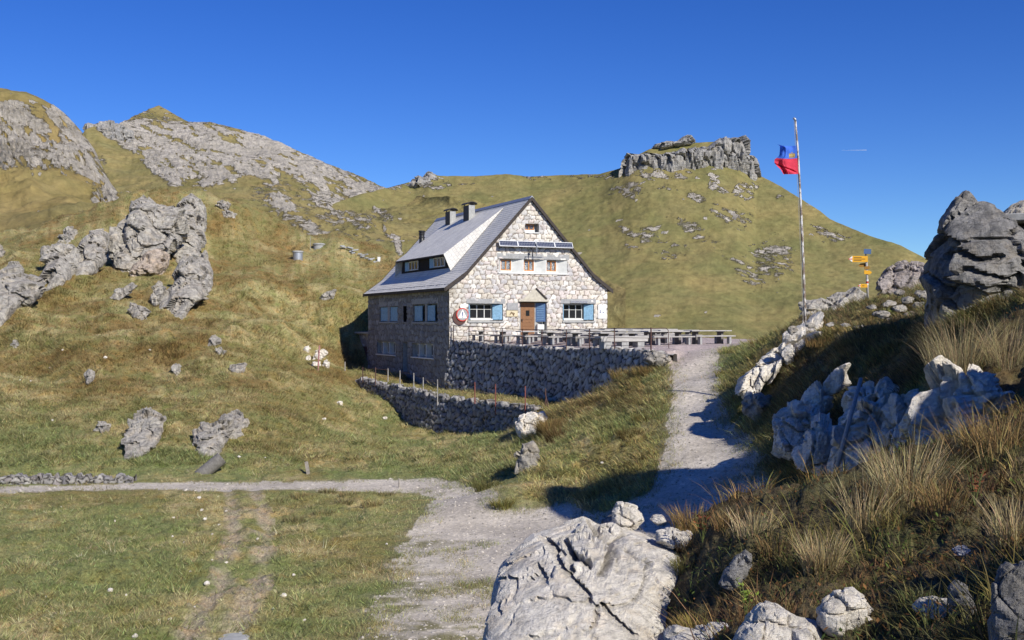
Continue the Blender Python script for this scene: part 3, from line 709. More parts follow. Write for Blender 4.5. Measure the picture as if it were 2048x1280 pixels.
# roof slopes with stepped courses
def roof_slope(side, x_cut=None):
    prof = []; a = np.array(RP); seg = np.hypot(*np.diff(a, axis=0).T); L = np.concatenate([[0], np.cumsum(seg)]); n = int(L[-1] / .24)
    for k in range(n + 1):
        s = min(k * .24, L[-1]); X = np.interp(s, L, a[:, 0]); Z = np.interp(s, L, a[:, 1])
        prof.append((X, Z + .10 + .012, s)); s2 = min(s + .238, L[-1]); prof.append((np.interp(s2, L, a[:, 0]), np.interp(s2, L, a[:, 1]) + .10, s2))
    y0, y1 = -.22, HL + .22; V = []; UVs = []
    for X, Z, s in prof:
        X = X if side < 0 else HW - X
        for y in (y0, y1): V.append((X, y, Z)); UVs.append((y, s))
    Fc = [(2*i, 2*i+1, 2*i+3, 2*i+2) for i in range(len(prof) - 1)]
    me = bpy.data.meshes.new('roof'); me.from_pydata(V, [], Fc if side > 0 else [f[::-1] for f in Fc]); uv = me.uv_layers.new(name='UVMap')
    for lp in me.loops: uv.data[lp.index].uv = UVs[lp.vertex_index]
    me.materials.append(M['slate']); o = bpy.data.objects.new('roof', me); COL.objects.link(o); o.parent = hut
    return o
roof = roof_slope(-1); roof_slope(1)
# soffit and verge boards
mb = MB()
for sgn in (0, 1):
    for (xa, za), (xb, zb) in zip(RP[:-1], RP[1:]):
        pts = [(xa, za - .02), (xb, zb - .02), (xb, zb + .085), (xa, za + .085)]
        pts = [(HW - x, z) for x, z in pts] if sgn else pts
        mb.prism([(x, -.2, z) for x, z in pts], (0, HL + .4, 0))
mb.build('roof_deck', M['board'], hut)
mb = MB()
for yv in (-.26, HL + .2):
    for sgn in (0, 1):
        for (xa, za), (xb, zb) in zip(RP[:-1], RP[1:]):
            pts = [(xa, za - .16), (xb, zb - .16), (xb, zb + .135), (xa, za + .135)]
            pts = [(HW - x, z) for x, z in pts] if sgn else pts
            mb.prism([(x, yv, z) for x, z in pts], (0, .06, 0))
mb.build_each('verge_board', M['board'], hut)
MB().bx(-.43, -.375, -.22, HL + .22, 6.12, 6.33).build('eave_board', M['board'], hut)
MB().prism([(HW/2 - .22, -.27, 12.68), (HW/2, -.27, 12.93), (HW/2 + .22, -.27, 12.68), (HW/2, -.27, 12.86)], (0, HL + .54, 0)).build('ridge_cap', M['zinc'], hut)
# recesses: reveal boxes, frames, glass
def recess(s0, s1, z0, z1, face, dep, mat, name='window_recess', back=True):
    """open box behind a hole; face 'g' gable or 's' side"""
    mb = MB(); t = .05
    def B(a0, a1, d0, d1, c0, c1):
        if face == 'g': mb.bx(a0, a1, d0, d1, c0, c1)
        else: mb.bx(d0, d1, a0, a1, c0, c1)
    d0, d1 = .002, dep
    B(s0 - t, s0, d0, d1, z0 - t, z1 + t); B(s1, s1 + t, d0, d1, z0 - t, z1 + t); B(s0, s1, d0, d1, z1, z1 + t); B(s0, s1, d0, d1, z0 - t, z0)
    if back: B(s0 - t, s1 + t, d1 + .003, d1 + .05, z0 - t, z1 + t)
    return mb.build(name, mat, hut)
def G(face, a0, a1, d0, d1, c0, c1):
    return (a0, a1, d0, d1, c0, c1) if face == 'g' else (d0, d1, a0, a1, c0, c1)
def window(face, s0, s1, z0, z1, dep, nv, zbar, fmat, fw=.06, curtain=None, gmat='glass', parent=None):
    fr = MB()
    for b in ((s0, s0 + fw, z0, z1), (s1 - fw, s1, z0, z1), (s0 + fw, s1 - fw, z0, z0 + fw), (s0 + fw, s1 - fw, z1 - fw, z1)): fr.bx(*G(face, b[0], b[1], dep, dep + .06, b[2], b[3]))
    for k in range(1, nv):
        c = lerp(s0, s1, k / nv); fr.bx(*G(face, c - fw * .55, c + fw * .55, dep - .01, dep + .055, z0 + fw, z1 - fw))
    if zbar: fr.bx(*G(face, s0 + fw, s1 - fw, dep + .005, dep + .05, zbar - .015, zbar + .015))
    w = fr.build('window', fmat, parent or hut)
    pn = MB(); pn.bx(*G(face, s0 + fw * .5, s1 - fw * .5, dep + .03, dep + .04, z0 + fw * .5, z1 - fw * .5)); pn.build('pane', M[gmat], w)
    if curtain:
        cm = MB()
        for a, b in curtain:
            n = 8
            for k in range(n):
                x0 = lerp(a, b, k / n); x1 = lerp(a, b, (k + 1) / n); dd = dep + .10 + .03 * (k % 2)
                cm.bx(*G(face, x0, x1, dd, dd + .02, z0, z1))
        cm.build('curtain', M['curtain'], w)
    return w
def inner(face, s0, s1, z0, z1, dep): pass
# gable: three niches with splayed reveals
recess(3.73, 9.12, 7.46, 8.43, 'g', .30, M['plaster'])
ws = [(3.94, 4.79), (5.74, 6.57), (7.52, 8.34)]
pier = MB()
fronts = [3.73, 5.62, 7.42, 9.12]
for k, (a, b) in enumerate(ws):                              # wedge-shaped piers widen towards the glass
    nxt = ws[k + 1][0] if k < 2 else 9.12
    if k < 2: pier.prism([(b, .29, 7.462), (nxt - .02, .29, 7.462), (fronts[k+1] + .05, -.01, 7.462), (fronts[k+1] - .04, -.01, 7.462)], (0, 0, .955))
    else: pier.prism([(b, .29, 7.462), (9.118, .29, 7.462), (9.118, .0, 7.462), (9.08, .0, 7.462)], (0, 0, .955))
pier.prism([(3.732, .29, 7.462), (3.94, .29, 7.462), (3.78, .0, 7.462), (3.732, .0, 7.462)], (0, 0, .955))
pier.build_each('window_pier', M['plaster'], hut)
for a, b in ws:
    w = window('g', a + .02, b - .02, 7.60, 8.36, .22, 2, None, M['pine'], .075, [(a + .06, a + .33), (b - .33, b - .06)], 'clear')
    MB().bx(a, b, .16, .30, 7.47, 7.60).build_each('sill', M['whitepaint'], w)
    m2 = MB(); m2.bx(a - .02, a + .015, .17, .29, 7.6, 8.4); m2.bx(b - .015, b + .03, .17, .29, 7.6, 8.4); m2.build_each('casing', M['whitepaint'], w)
MB().bx(3.68, 9.17, -.10, .02, 7.38, 7.455).build_each('sill', M['whitepaint'], hut)
MB().bx(3.60, 9.25, -.055, .0, 8.44, 8.80).build_each('lintel', M['stonegrey'], hut)
# small attic window
recess(5.77, 6.84, 10.35, 10.96, 'g', .42, M['concrete'])
w = window('g', 5.79, 6.62, 10.52, 10.94, .30, 2, None, M['pine'], .06, [(5.83, 6.1), (6.3, 6.58)], 'clear')
MB().bx(5.775, 6.62, .20, .32, 10.36, 10.52).build_each('sill', M['whitepaint'], w)
MB().bx(5.74, 6.88, -.07, .0, 10.28, 10.345).build_each('sill', M['whitepaint'], hut)
# ground floor windows with blue shutters
for (s0, s1, z0, z1, g0, g1) in ((1.42, 4.04, 4.05, 5.25, 1.69, 3.38), (8.75, 11.30, 4.06, 5.30, 8.98, 10.58)):
    recess(s0, s1, z0, z1, "g", .62, M['concrete'])
    w = window('g', g0, g1, 4.20, z1 - .03, .46, 3, 4.86, M['plaster'], .055, [(g1 - .42, g1 - .08)] if s0 > 5 else None, 'glass')
    lm = MB(); lm.bx(g0 + .02, g1, .26, .33, 4.10, 4.20); lm.build_each('sill', M['whitepaint'], w)
    for a, b, nm in ((s1 - .66, s1 - .05, 1), (s0 + .02, g0 - .02, 0)):
        sm = MB()
        if nm: sm.prism([(a, .30, 4.14), (a + .05, .34, 4.14), (b + .02, .02, 4.14), (b - .03, -.02, 4.14)], (0, 0, z1 - 4.2))
        else: sm.prism([(s0 + .03, -.02, 4.12), (s0 + .08, -.02, 4.12), (g0 + .0, .33, 4.12), (g0 - .05, .33, 4.12)], (0, 0, z1 - 4.18))
        sh_ = sm.build('shutter', M['blue'], hut)
    MB().bx(s0 - .05, s1 + .05, -.13, .03, 3.93, 4.045).build_each('sill', M['concrete'], hut)
    MB().bx(s0 - .15, s1 + .15, -.06, .0, z1 + .01, z1 + .34).build_each('lintel', M['stonegrey'], hut)
# door niche
recess(5.32, 7.47, 2.7, 5.42, 'g', .62, M['concrete'], 'door_recess')
dr = MB(); dr.bx(5.62, 6.72, .42, .50, 2.75, 5.36)
dr.bx(5.72, 6.62, .395, .42, 2.85, 3.15)
for k in range(5): dr.bx(5.74, 6.60, .40, .42, 3.2 + k * .24, 3.2 + k * .24 + .17)
door = dr.build('door', M['wood'], hut)
MB().bx(6.03, 6.30, .385, .42, 4.42, 4.80).build('door_window', M['glass'], door)
MB().bx(5.68, 5.74, .35, .40, 4.02, 4.18).build('handle', M['black'], door)
fm = MB(); fm.bx(5.34, 5.60, .40, .55, 2.75, 5.38); fm.bx(6.74, 7.42, .46, .58, 2.75, 5.38); fm.build('door_frame', M['concrete'], hut)
lf = MB().prism([(6.82, .44, 4.0), (6.86, .46, 4.0), (7.42, .10, 4.0), (7.38, .08, 4.0)], (0, 0, 1.32)).build('shutter', M['signblue'], hut)
tx = MB()
for k in range(9):
    z = 4.15 + k * .125; tx.prism([(6.88, .388, z), (7.32, .106, z), (7.32, .104, z + .03), (6.88, .386, z + .03)], (-.006, -.008, 0))
tx.build_each('slat', M['blue'], lf)
MB().bx(5.2, 7.6, -.14, .35, 5.425, 5.56).build_each('lintel', M['lintel'], hut)
MB().prism([(5.55, -.075, 5.565), (7.40, -.075, 5.565), (6.50, -.075, 6.38)], (0, .07, 0)).build('door_pediment', M['lintel'], hut)
MB().prism([(6.55, -.16, 6.36), (6.62, -.16, 6.40), (7.46, -.16, 5.66), (7.40, -.16, 5.58)], (0, .08, 0)).build('pediment_shadow', M['board'], hut)  # dark strip standing in for the shadow line down the pediment
MB().bx(5.3, 7.5, -.5, .4, 2.4, 2.82).build('doorstep', M['stonegrey'], hut)
# side wall openings
def shutter_side(y0, y1, z0, z1, dx=.06): return MB().bx(dx, dx + .05, y0, y1, z0, z1).build('shutter', M['blue'], hut)
recess(11.0, 15.45, 4.0, 5.22, 's', .34, M['concrete']); recess(2.2, 7.29, 3.98, 5.28, 's', .34, M['concrete']); recess(8.8, 9.58, 4.02, 5.19, 's', .34, M['interior'])
for y0, y1 in ((13.5, 15.4), (11.05, 12.9), (5.6, 7.2), (2.95, 4.4)):
    shutter_side(y0, y1, 4.05, 5.16, .05)
window('s', 2.25, 2.95, 4.05, 5.2, .2, 1, 4.7, M['darkwood'], .06); window('s', 4.75, 5.6, 4.05, 5.2, .2, 1, 4.7, M['darkwood'], .06)
pm = MB(); pm.bx(-.02, .30, 12.93, 13.47, 3.99, 5.22); pm.bx(-.02, .30, 4.42, 4.78, 3.99, 5.27); pm.build_each('window_pier', M['stonegrey'], hut)
sm = MB(); sm.bx(-.09, .02, 10.9, 15.55, 3.88, 3.985); sm.bx(-.09, .02, 2.1, 7.4, 3.86, 3.965); sm.build_each('sill', M['stonegrey'], hut)
sm = MB(); sm.bx(-.05, .0, 10.8, 15.6, 5.235, 5.6); sm.bx(-.05, .0, 2.0, 7.5, 5.295, 5.68); sm.build_each('lintel', M['stonegrey'], hut)
for y0, y1, n in ((11.5, 16.2, 3), (3.0, 7.55, 3)):
    recess(y0, y1, 1.4, 2.40, 's', .42, M['concrete'])
    st = (y1 - y0) / n; pm = MB()
    for k in range(n):
        a = y0 + k * st; window('s', a + .55, a + st - .12, 1.5, 2.36, .30, 1, None, M['plaster'], .07)
        pm.prism([(.41, a + .5, 1.41), (.41, a - .0, 1.41), (-.01, a - .0, 1.41), (-.01, a + .16, 1.41)], (0, 0, .97))
    pm.build_each('window_pier', M['plaster'], hut)
    MB().bx(-.13, .02, y0 - .1, y1 + .1, 1.31, 1.385).build_each('sill', M['whitepaint'], hut)
recess(8.6, 9.75, .2, 2.44, 's', .42, M['concrete'], 'door_recess')
d2 = MB().bx(.30, .36, 8.68, 9.68, .2, 2.38).build('door', M['greydoor'], hut)
# dormer on the left slope
def zmain(X): return 7.36 + (X - 1.22) * (12.76 - 7.36) / (HW / 2 - 1.22) + .12
DY0, DY1, DX = 3.45, 14.9, 1.62
zt = zmain(DX) + .98
fd = MB().prism([(DX, DY0, zmain(DX) - .1), (DX, DY1, zmain(DX) - .1), (DX, DY1 - .3, zt), (DX, DY0 + .6, zt)], (.12, 0, 0)).build('dormer', M['darkwood'], hut)
bat = MB()
for k in range(40):
    y = DY0 + .5 + k * .27
    if y < DY1 - .4: bat.bx(DX - .035, DX - .002, y, y + .05, zmain(DX) + .02, zt - .02)
bat.build_each('batten', M['darkwood'], fd)
for y0, y1 in ((4.9, 7.1), (10.7, 12.8)):
    fr = MB(); z0, z1 = zmain(DX) + .18, zt - .16
    for k in range(4): c = lerp(y0, y1, k / 3); fr.bx(DX - .10, DX - .04, c - .05, c + .05, z0, z1)
    for z in (z0, z1): fr.bx(DX - .095, DX - .045, y0 - .05, y1 + .05, z - .04, z + .04)
    w = fr.build('window', M['plaster'], fd)
    MB().bx(DX - .06, DX - .05, y0, y1, z0, z1).build('pane', M['glass'], w)
    MB().bx(DX - .09, DX - .04, y1 + .1, y1 + .95, z0 - .05, z1 + .03).build('shutter', M['blue'], w)
def poly_uv(name, V, faces, uvs, mat, parent):
    me = bpy.data.meshes.new(name); me.from_pydata(V, [], faces); uv = me.uv_layers.new(name='UVMap')
    for lp in me.loops: uv.data[lp.index].uv = uvs[lp.vertex_index]
    me.materials.append(mat); o = bpy.data.objects.new(name, me); COL.objects.link(o); o.parent = parent; return o
XR = 5.75; fx = DX - .42; fz = zt + .02
Aa = (fx, DY0 + .75, fz); Ab = (fx, DY1 + .25, fz); Ra = (XR, DY0 + .25, zmain(XR) + .04); Rb = (XR, DY1 - .5, zmain(XR) + .04)
Ba = (DX - .25, DY0 - .22, zmain(DX - .25) + .03); Bb = (DX - .3, DY1 + .8, zmain(DX - .3) + .03)
Ls = math.dist((fx, fz), (XR, Ra[2])); up = Vector((0, 0, .04))
poly_uv('dormer_roof', [Aa, Ab, Rb, Ra], [(0, 1, 2, 3)], [(Aa[1], 0), (Ab[1], 0), (Rb[1], Ls), (Ra[1], Ls)], M['slate'], fd)
poly_uv('dormer_cheek', [Ba, Aa, Ra], [(0, 1, 2)], [(0, 0), (1.2, 0.3), (1.0, Ls)], M['slate'], fd)
poly_uv('dormer_cheek', [Bb, Rb, Ab], [(0, 1, 2)], [(0, 0), (1.0, Ls), (1.2, .3)], M['slate'], fd)
mb = MB(); mb.prism([Aa, Ab, (fx, DY1 + .25, fz - .13), (fx, DY0 + .75, fz - .13)], (.05, 0, 0)); mb.prism([(fx, DY0 + .75, fz - .1), (fx, DY1 + .25, fz - .1), (DX + .1, DY1 + .1, zt + .0), (DX + .1, DY0 + .65, zt + .0)], (0, 0, -.03)); mb.build('dormer_eave', M['board'], fd)
mb = MB(); mb.prism([Ba, Aa, (fx + .02, DY0 + .8, fz - .14), (DX - .2, DY0 - .1, zmain(DX - .2) - .05)], (.04, .03, 0)); mb.build('dormer_edge', M['board'], fd)
# chimneys
for X, Y, w, l, h, lab in ((5.30, 13.3, .5, 1.0, 1.15, 0), (5.32, 9.35, .5, 1.1, 1.25, 0)):
    z = zmain(X)
    c = MB().bx(X - w/2, X + w/2, Y - l/2, Y + l/2, z - .8, z + h - .1).build('chimney', M['concrete'], hut)
    k = MB(); n = 9
    for i in range(n - 1):
        a = math.pi * i / (n - 1); b = math.pi * (i + 1) / (n - 1); rx = w/2 + .16
        p = [(X - rx * math.cos(a), Y - l/2 - .12, z + h + .18 * math.sin(a)), (X - rx * math.cos(b), Y - l/2 - .12, z + h + .18 * math.sin(b))]
        k.prism([p[0], p[1], (p[1][0], p[1][1], p[1][2] - .04), (p[0][0], p[0][1], p[0][2] - .04)], (0, l + .24, 0))
    for dx in (-w/2 + .05, w/2 - .05):
        for dy in (-l/2 + .06, l/2 - .06): k.bx(X + dx - .03, X + dx + .03, Y + dy - .03, Y + dy + .03, z + h - .12, z + h + .05)
    k.build('chimney_cap', M['cap'], c)
    MB().bx(X - w/2 - .03, X - w/2 - .002, Y - l/2, Y + l/2, z - .8, z + h - .1).build('shaded_face', M['cap'], c)  # dark sheet over the left chimney face paints its shade
X, Y = 3.45, 15.1; z = zmain(X)
sp = MB().tube([(X, Y, z - .4), (X, Y, z + 1.55)], .22, 14).build('stove_pipe', M['black'], hut, smooth=True)
MB().tube([(X, Y, z + 1.0), (X, Y, z + 1.06)], .26, 14).tube([(X, Y, z + 1.3), (X, Y, z + 1.36)], .26, 14).tube([(X, Y, z + 1.5), (X, Y, z + 1.6)], .27, 14).build('pipe_ring', M['black'], sp)
# ------------------------------------------------------------------ things fixed to the hut
def on_hut(name, X, Y, Z, label, cat, group=None): return empty(name, hw(X, Y, Z), YAW, label, cat, group)
def m_cell():
    t = NT('solar_cell', .18, .6); v = t.coord((1, 1, 1), 'Object')
    br = t.n('ShaderNodeTexBrick', {'Vector': t.n('ShaderNodeMapping', {'Vector': t.n('ShaderNodeTexCoord').outputs['Object'], 'Rotation': (R(90), 0, 0)}).outputs[0], 'Color1': (.02, .028, .06, 1), 'Color2': (.03, .04, .08, 1), 'Mortar': (.30, .31, .34, 1), 'Scale': 1, 'Mortar Size': .008, 'Brick Width': .125, 'Row Height': .125}, offset=0.0)
    return t.done(br.outputs[0])
M['cell'] = m_cell()
names = ('outer left solar panel by the left roof verge', 'solar panel left of the mast above the centre window', 'solar panel right of the mast above the windows', 'outer right solar panel by the right roof verge')
for k in range(4):
    x0 = 3.62 + k * 1.45
    p = on_hut('solar_panel', x0, -.34, 9.27, 'dark blue ' + names[k], 'solar panel', 'solar panels above the three gable windows')
    tl = Matrix.Rotation(R(-26), 3, 'X')
    MB().box((.70, 0, .2), (1.34, .03, .40), tl).build('cell_sheet', M['cell'], p)
    fr = MB()
    for c, d in (((.70, -.01, .41), (1.44, .05, .05)), ((.70, -.01, -.01), (1.44, .05, .05)), ((.0, -.01, .2), (.05, .05, .46)), ((1.40, -.01, .2), (.05, .05, .46))):
        q = tl @ (Vector(c) - Vector((.7, 0, .2))) + Vector((.7, 0, .2)); fr.box(q, d, tl)
    fr.build('frame', M['zinc'], p); MB().bx(.15, .2, .02, .35, .1, .16).bx(1.2, 1.25, .02, .35, .1, .16).build_each('bracket', M['black'], p)
a = on_hut('antenna', 6.45, -.5, 8.5, 'grey mast with dark crossbars between the solar panels and the centre window', 'antenna')
MB().tube([(0, 0, .15), (0, 0, 1.15)], .035, 8).build('mast', M['zinc'], a); MB().tube([(-.62, -.02, .42), (.72, -.02, .42)], .022, 6).tube([(-.33, 0, .1), (-.33, 0, .62)], .035, 6).tube([(-.66, 0, .2), (-.58, 0, .42)], .03, 6).box((-.3, 0, .62), (.2, .1, .12)).build('crossbar', M['black'], a)
MB().tube([(0, .5, .8), (0, 0, .8)], .03, 6).build_each('bracket', M['zinc'], a)
s = on_hut('warning_sign', .86, -.12, 4.43, 'round red edged board with white warning triangle at the hut corner', 'sign')
MB().tube([(-.12, .05, -.14), (-.12, .0, -.14)], .52, 32).build('back_disc', M['iron'], s)
MB().tube([(.06, -.03, .05), (.06, -.07, .05)], .46, 32).build('rim', M['red'], s)
MB().tube([(.06, -.07, .05), (.06, -.078, .05)], .39, 32).build('face', M['stonegrey'], s)
MB().prism([(-.28, -.085, -.20), (.40, -.085, -.20), (.06, -.085, .42)], (0, .006, 0)).build('triangle', M['whitepaint'], s)
MB().prism([(.03, -.092, -.04), (.09, -.092, -.04), (.10, -.092, .22), (.02, -.092, .22)], (0, .006, 0)).box((.06, -.09, -.12), (.06, .006, .06)).build_each('exclamation_mark', M['ink'], s)
MB().tube([(.06, -.02, .62), (.06, -.05, .62)], .17, 20).build('lamp', M['whitepaint'], s)
s = on_hut('memorial_plaque', 4.75, -.08, 5.06, 'grey metal plaque left of the hut door', 'plaque'); MB().bx(-.42, .42, -.05, .08, -.25, .25).build('plate', M['stonegrey'], s, bevel=.015)
s = on_hut('stone_tablet', 4.72, -.08, 4.56, 'cream stone tablet with brown emblem below the grey plaque', 'tablet'); MB().bx(-.44, .44, -.03, .08, -.22, .22).build('slab', M['tan'], s, bevel=.02)
cm = MB()
for c, d, r_ in (((-.12, -.045, .02), (.05, .02, .26), .5), ((-.02, -.045, .05), (.16, .02, .05), -.3), ((.05, -.045, -.02), (.05, .02, .22), -.5), ((.14, -.045, .02), (.12, .02, .05), .7), ((.12, -.045, -.08), (.05, .02, .12), .2)): cm.box(c, d, (0, r_, 0))
cm.build_each('emblem', M['bronze'], s)
s = on_hut('notice_board', 11.95, -.08, 4.72, 'white notice board on the right corner of the hut front', 'notice board'); MB().bx(-.33, .33, -.03, .08, -.5, .5).build('board', M['whitepaint'], s)
MB().bx(-.22, -.12, -.036, -.03, .02, .1).bx(-.22, -.12, -.036, -.03, -.1, -.02).bx(.02, .16, -.036, -.03, -.08, -.03).build_each('mark', M['ink'], s)
s = on_hut('name_sign', 10.05, -.10, 5.43, 'narrow pale name strip with blue letters above the right window', 'sign'); MB().bx(-.72, .72, -.02, .04, -.09, .09).build('strip', M['stonegrey'], s)
lt = MB()
for k in range(13): x = -.64 + k * .1; lt.bx(x, x + .02, -.026, -.02, -.06, .06); lt.bx(x + .02, x + .06, -.026, -.02, (-.06, .04, -.01)[k % 3], (-.04, .06, .01)[k % 3]) 
lt.build('lettering', M['ink'], s)
s = on_hut('menu_stand', 7.15, .30, 2.82, 'white menu box with green panel right of the door', 'box'); MB().bx(-.3, .22, -.12, .1, .3, .98).build('box', M['whitepaint'], s); MB().bx(-.22, .16, -.126, -.12, .36, .62).build('panel', plain('green_panel', (.10, .14, .08)), s)
# ------------------------------------------------------------------ annex and retaining walls
ax = empty('annex', hw(0.3, HL, 0), YAW, 'low flat roofed stone annex at the rear left of the hut', 'annex')
masonry_panel('wall', ax, (0, 0, -.4), (0, 1, 0), (-1, 0, 0), lines(0, 4.6, .08, [1.2, 2.5]), lines(0, 3.4, .08, [.8, 2.3]), (.5, .36), 17, PAL_D, [(1.2, 2.5, .8, 2.3)], None, .06)
MB().bx(.02, 3, .02, 4.6, -.4, 2.98).build('core', M['stonegrey'], ax); MB().bx(-.004, .016, 1.2, 2.5, .4, 1.9).build('door', M['iron'], ax)
MB().bx(-.35, 3.2, -.1, 4.9, 3.0, 3.14).build('roof', M['concrete'], ax)
def wall_strip(name, top, base, thick, size, seed, pal, label, cat, step=.09, depth=.13, mat=None, joint=(.05,.045,.04), ragged=.10, batter=.12):
    """retaining wall along top=[(x,y,z)]; base=[z at the foot]; the free face lies to the right of the walking direction (towards the viewer)"""
    top = np.array(top, float); seg = np.hypot(*np.diff(top[:, :2], axis=0).T); L = np.concatenate([[0], np.cumsum(seg)])
    n = int(L[-1] / step) + 1; s = np.linspace(0, L[-1], n); C = np.stack([np.interp(s, L, top[:, k]) for k in range(3)], -1); zb = np.interp(s, L, base)
    k = max(3, int(1.2 / step)); ker = np.ones(k) / k
    for j in (0, 1): C[:, j] = np.convolve(np.pad(C[:, j], (k, k), 'reflect', reflect_type='odd'), ker, 'same')[k:-k]
    T = np.gradient(C[:, :2], axis=0); T /= np.hypot(*T.T)[:, None]; N = np.stack([T[:, 1], -T[:, 0]], -1)
    H = (C[:, 2] - zb).max(); m = int(H / step) + 1; kt = max(3, int(thick / step) + 1)
    rows = []; sv = []; pv = []; ns = []
    rag = ragged * (worley(np.stack([s / (size[0] * .6), 0 * s, 0 * s], -1), seed + 2, .9, 2)[2] - .5) * 2
    for i in range(m + 1):                                    # front face, foot to top
        q = i / m; z = zb + (C[:, 2] + rag - zb) * q; out = (C[:, 2] - z) * batter
        rows.append(np.stack([C[:, 0] + N[:, 0] * out, C[:, 1] + N[:, 1] * out, z], -1)); sv.append(s); pv.append(z); ns.append(np.concatenate([N, 0 * s[:, None]], 1))
    for i in range(1, kt + 1):
        o = -thick * i / kt; rows.append(np.stack([C[:, 0] + N[:, 0] * o, C[:, 1] + N[:, 1] * o, C[:, 2] + rag], -1)); sv.append(s); pv.append(C[:, 2] + i * thick / kt); ns.append(np.tile(np.array([0, 0, .5]), (n, 1)))
    rows.append(np.stack([C[:, 0] - N[:, 0] * thick, C[:, 1] - N[:, 1] * thick, C[:, 2] - .6], -1)); sv.append(s); pv.append(C[:, 2] + thick + .6); ns.append(np.concatenate([-N, 0 * s[:, None]], 1))
    V = np.concatenate(rows); sv = np.concatenate(sv); pv = np.concatenate(pv); ns = np.concatenate(ns)
    rel, col = stones(sv, pv, size, seed, pal, joint, .2, .95)
    V = V + ns * ((rel - .5) * depth + .05 * fbm(np.stack([sv, pv, 0 * sv], -1) * 2.2, 3, seed=seed))[:, None]
    Fc = grid_faces(len(rows), n)
    a, b = Fc[:, :2].copy(), Fc
    ends = []
    return tag(np_mesh(name, V, [Fc], mat or M['dry'], smooth=True, attrs={'Col': col}), label, cat)
tb = [-4.1 if p[1] > 72 else -4.6 for p in TWp]; tb = [float(v) for v in np.interp([p[1] for p in TWp], [53, 58, 62, 70, 78], [-3.3, -4.5, -4.9, -4.9, -4.6])]
wall_strip('terrace_wall', [tuple(p + np.array([0, 0, .04])) for p in TWp], tb, .55, (.54, .42), 21, PAL_D * 1.2, 'tall rough stone retaining wall holding up the hut terrace', 'retaining wall', depth=.10)
lb = [float(zfull(p[0] + .5, p[1] - 1.6)[0]) - .7 for p in LWp]
wall_strip('dry_stone_wall', [tuple(p + np.array([0, 0, .06])) for p in LWp], lb, .5, (.48, .36), 25, PAL_D * .95, 'curved dry stone wall below the hut with iron posts', 'stone wall', ragged=.16)
rw = [P(*q) for q in ((-260,955,48.6),(-100,954,48.5),(0,955,48.5),(60,954,48.6),(120,953,48.7),(180,953,48.8),(215,956,48.9),(268,952,49.0))]
wall_strip('dry_stone_wall', [tuple(p) for p in rw], [float(p[2]) - .75 for p in rw], .5, (.30, .22), 27, PAL_D * .85, 'low grey dry stone wall beside the road at the left edge', 'stone wall', step=.05, ragged=.12, depth=.1)
# ------------------------------------------------------------------ terrace railing, wire fence, posts
def onwall(u, v, d): return Vector(P(u, v, d))
rail = empty('railing', onwall(1045, 694, 69.5), 0, 'rusty iron railing with thin posts along the terrace wall top', 'railing')
def rel(o, p): return Vector(p) - o.location
rp = []
for u, d in ((907,77.2),(938,75.5),(968,74),(1004.5,72),(1044.7,69.5),(1084,67),(1132.6,64),(1179,61),(1228.7,58),(1302,54.5)):
    z = float(np.interp(u, [q[0] for q in TW], TWp[:, 2])); rp.append(Vector(((u - CX) / F * d, d, z)))
for k, p in enumerate(rp):
    h = 1.12 if k < 9 else 1.14
    MB().tube([p - rail.location - Vector((0, 0, .15)), p - rail.location + Vector((0, 0, h))], .032 if k < 9 else .04, 6).build('post', M['iron'], rail)
def railrun(name, h, r):
    return MB().tube([rel(rail, p) + Vector((0, 0, h)) for p in rp], r, 6).build(name, M['iron'], rail)
railrun('rail', 1.09, .02); railrun('rail', .62, .013); railrun('rail', .22, .012)
e = rp[-1]; gate = [Vector((8.1, 56.4, e.z))]
mb = MB(); q = [rel(rail, e) + Vector((0, 0, 1.09)), rel(rail, e) + Vector((1.0, 2.0, 1.10)), rel(rail, e) + Vector((1.15, 2.3, 1.0)), rel(rail, e) + Vector((1.2, 2.4, .05))]
mb.tube(q, .02, 6); mb.tube([rel(rail, e) + Vector((0, 0, .6)), rel(rail, e) + Vector((1.2, 2.4, .6))], .012, 6); mb.build('end_rail', M['iron'], rail)
fence = empty('wire_fence', onwall(875, 790, 70), 0, 'wire fence of rusty and grey iron posts along the lower dry stone wall', 'fence')
FP = [(690,723.5,751,83,0),(725.5,734,757,79.5,1),(751,735,772.6,77.8,1),(776,737,764,78.5,0),(800,741,782,74.4,0),(827.5,746,776,72.6,0),(846.4,755,791,70.8,0),(875,759,812,68.9,0),(949.7,764,812,65,2),(991,768,820,62.3,2),(1050.6,772,830,58.7,2),(1091,777,816,58,1)]
tops = []
M['redpost'] = plain('red_rust_post', (.22, .075, .06), .7, .35, 20); M['greypost'] = plain('galvanised_post', (.36, .34, .31), .6, .25, 20)
for u, vt, vb, d, c in FP:
    t, b = P(u, vt, d), P(u, vb, d); tops.append(Vector(t))
    MB().tube([Vector(b) - fence.location - Vector((0, 0, .25)), Vector(t) - fence.location], .036, 6).build('post', M[('greypost', 'iron', 'redpost')[c]], fence)
MB().tube([Vector(P(1091, 790, 58)) - fence.location, Vector(P(1099, 824, 57.2)) - fence.location], .03, 6).build('brace', M['iron'], fence)
for h in (.06, .55):
    pts = []
    for k in range(1, len(tops) - 1):
        a, b = tops[k] - Vector((0, 0, h)), tops[k + 1] - Vector((0, 0, h))
        pts += [a, (a + b) / 2 - Vector((0, 0, .05))]
    pts.append(tops[-1] - Vector((0, 0, h)))
    MB().tube([p - fence.location for p in pts], .007, 5).build('wire', M['iron'], fence)
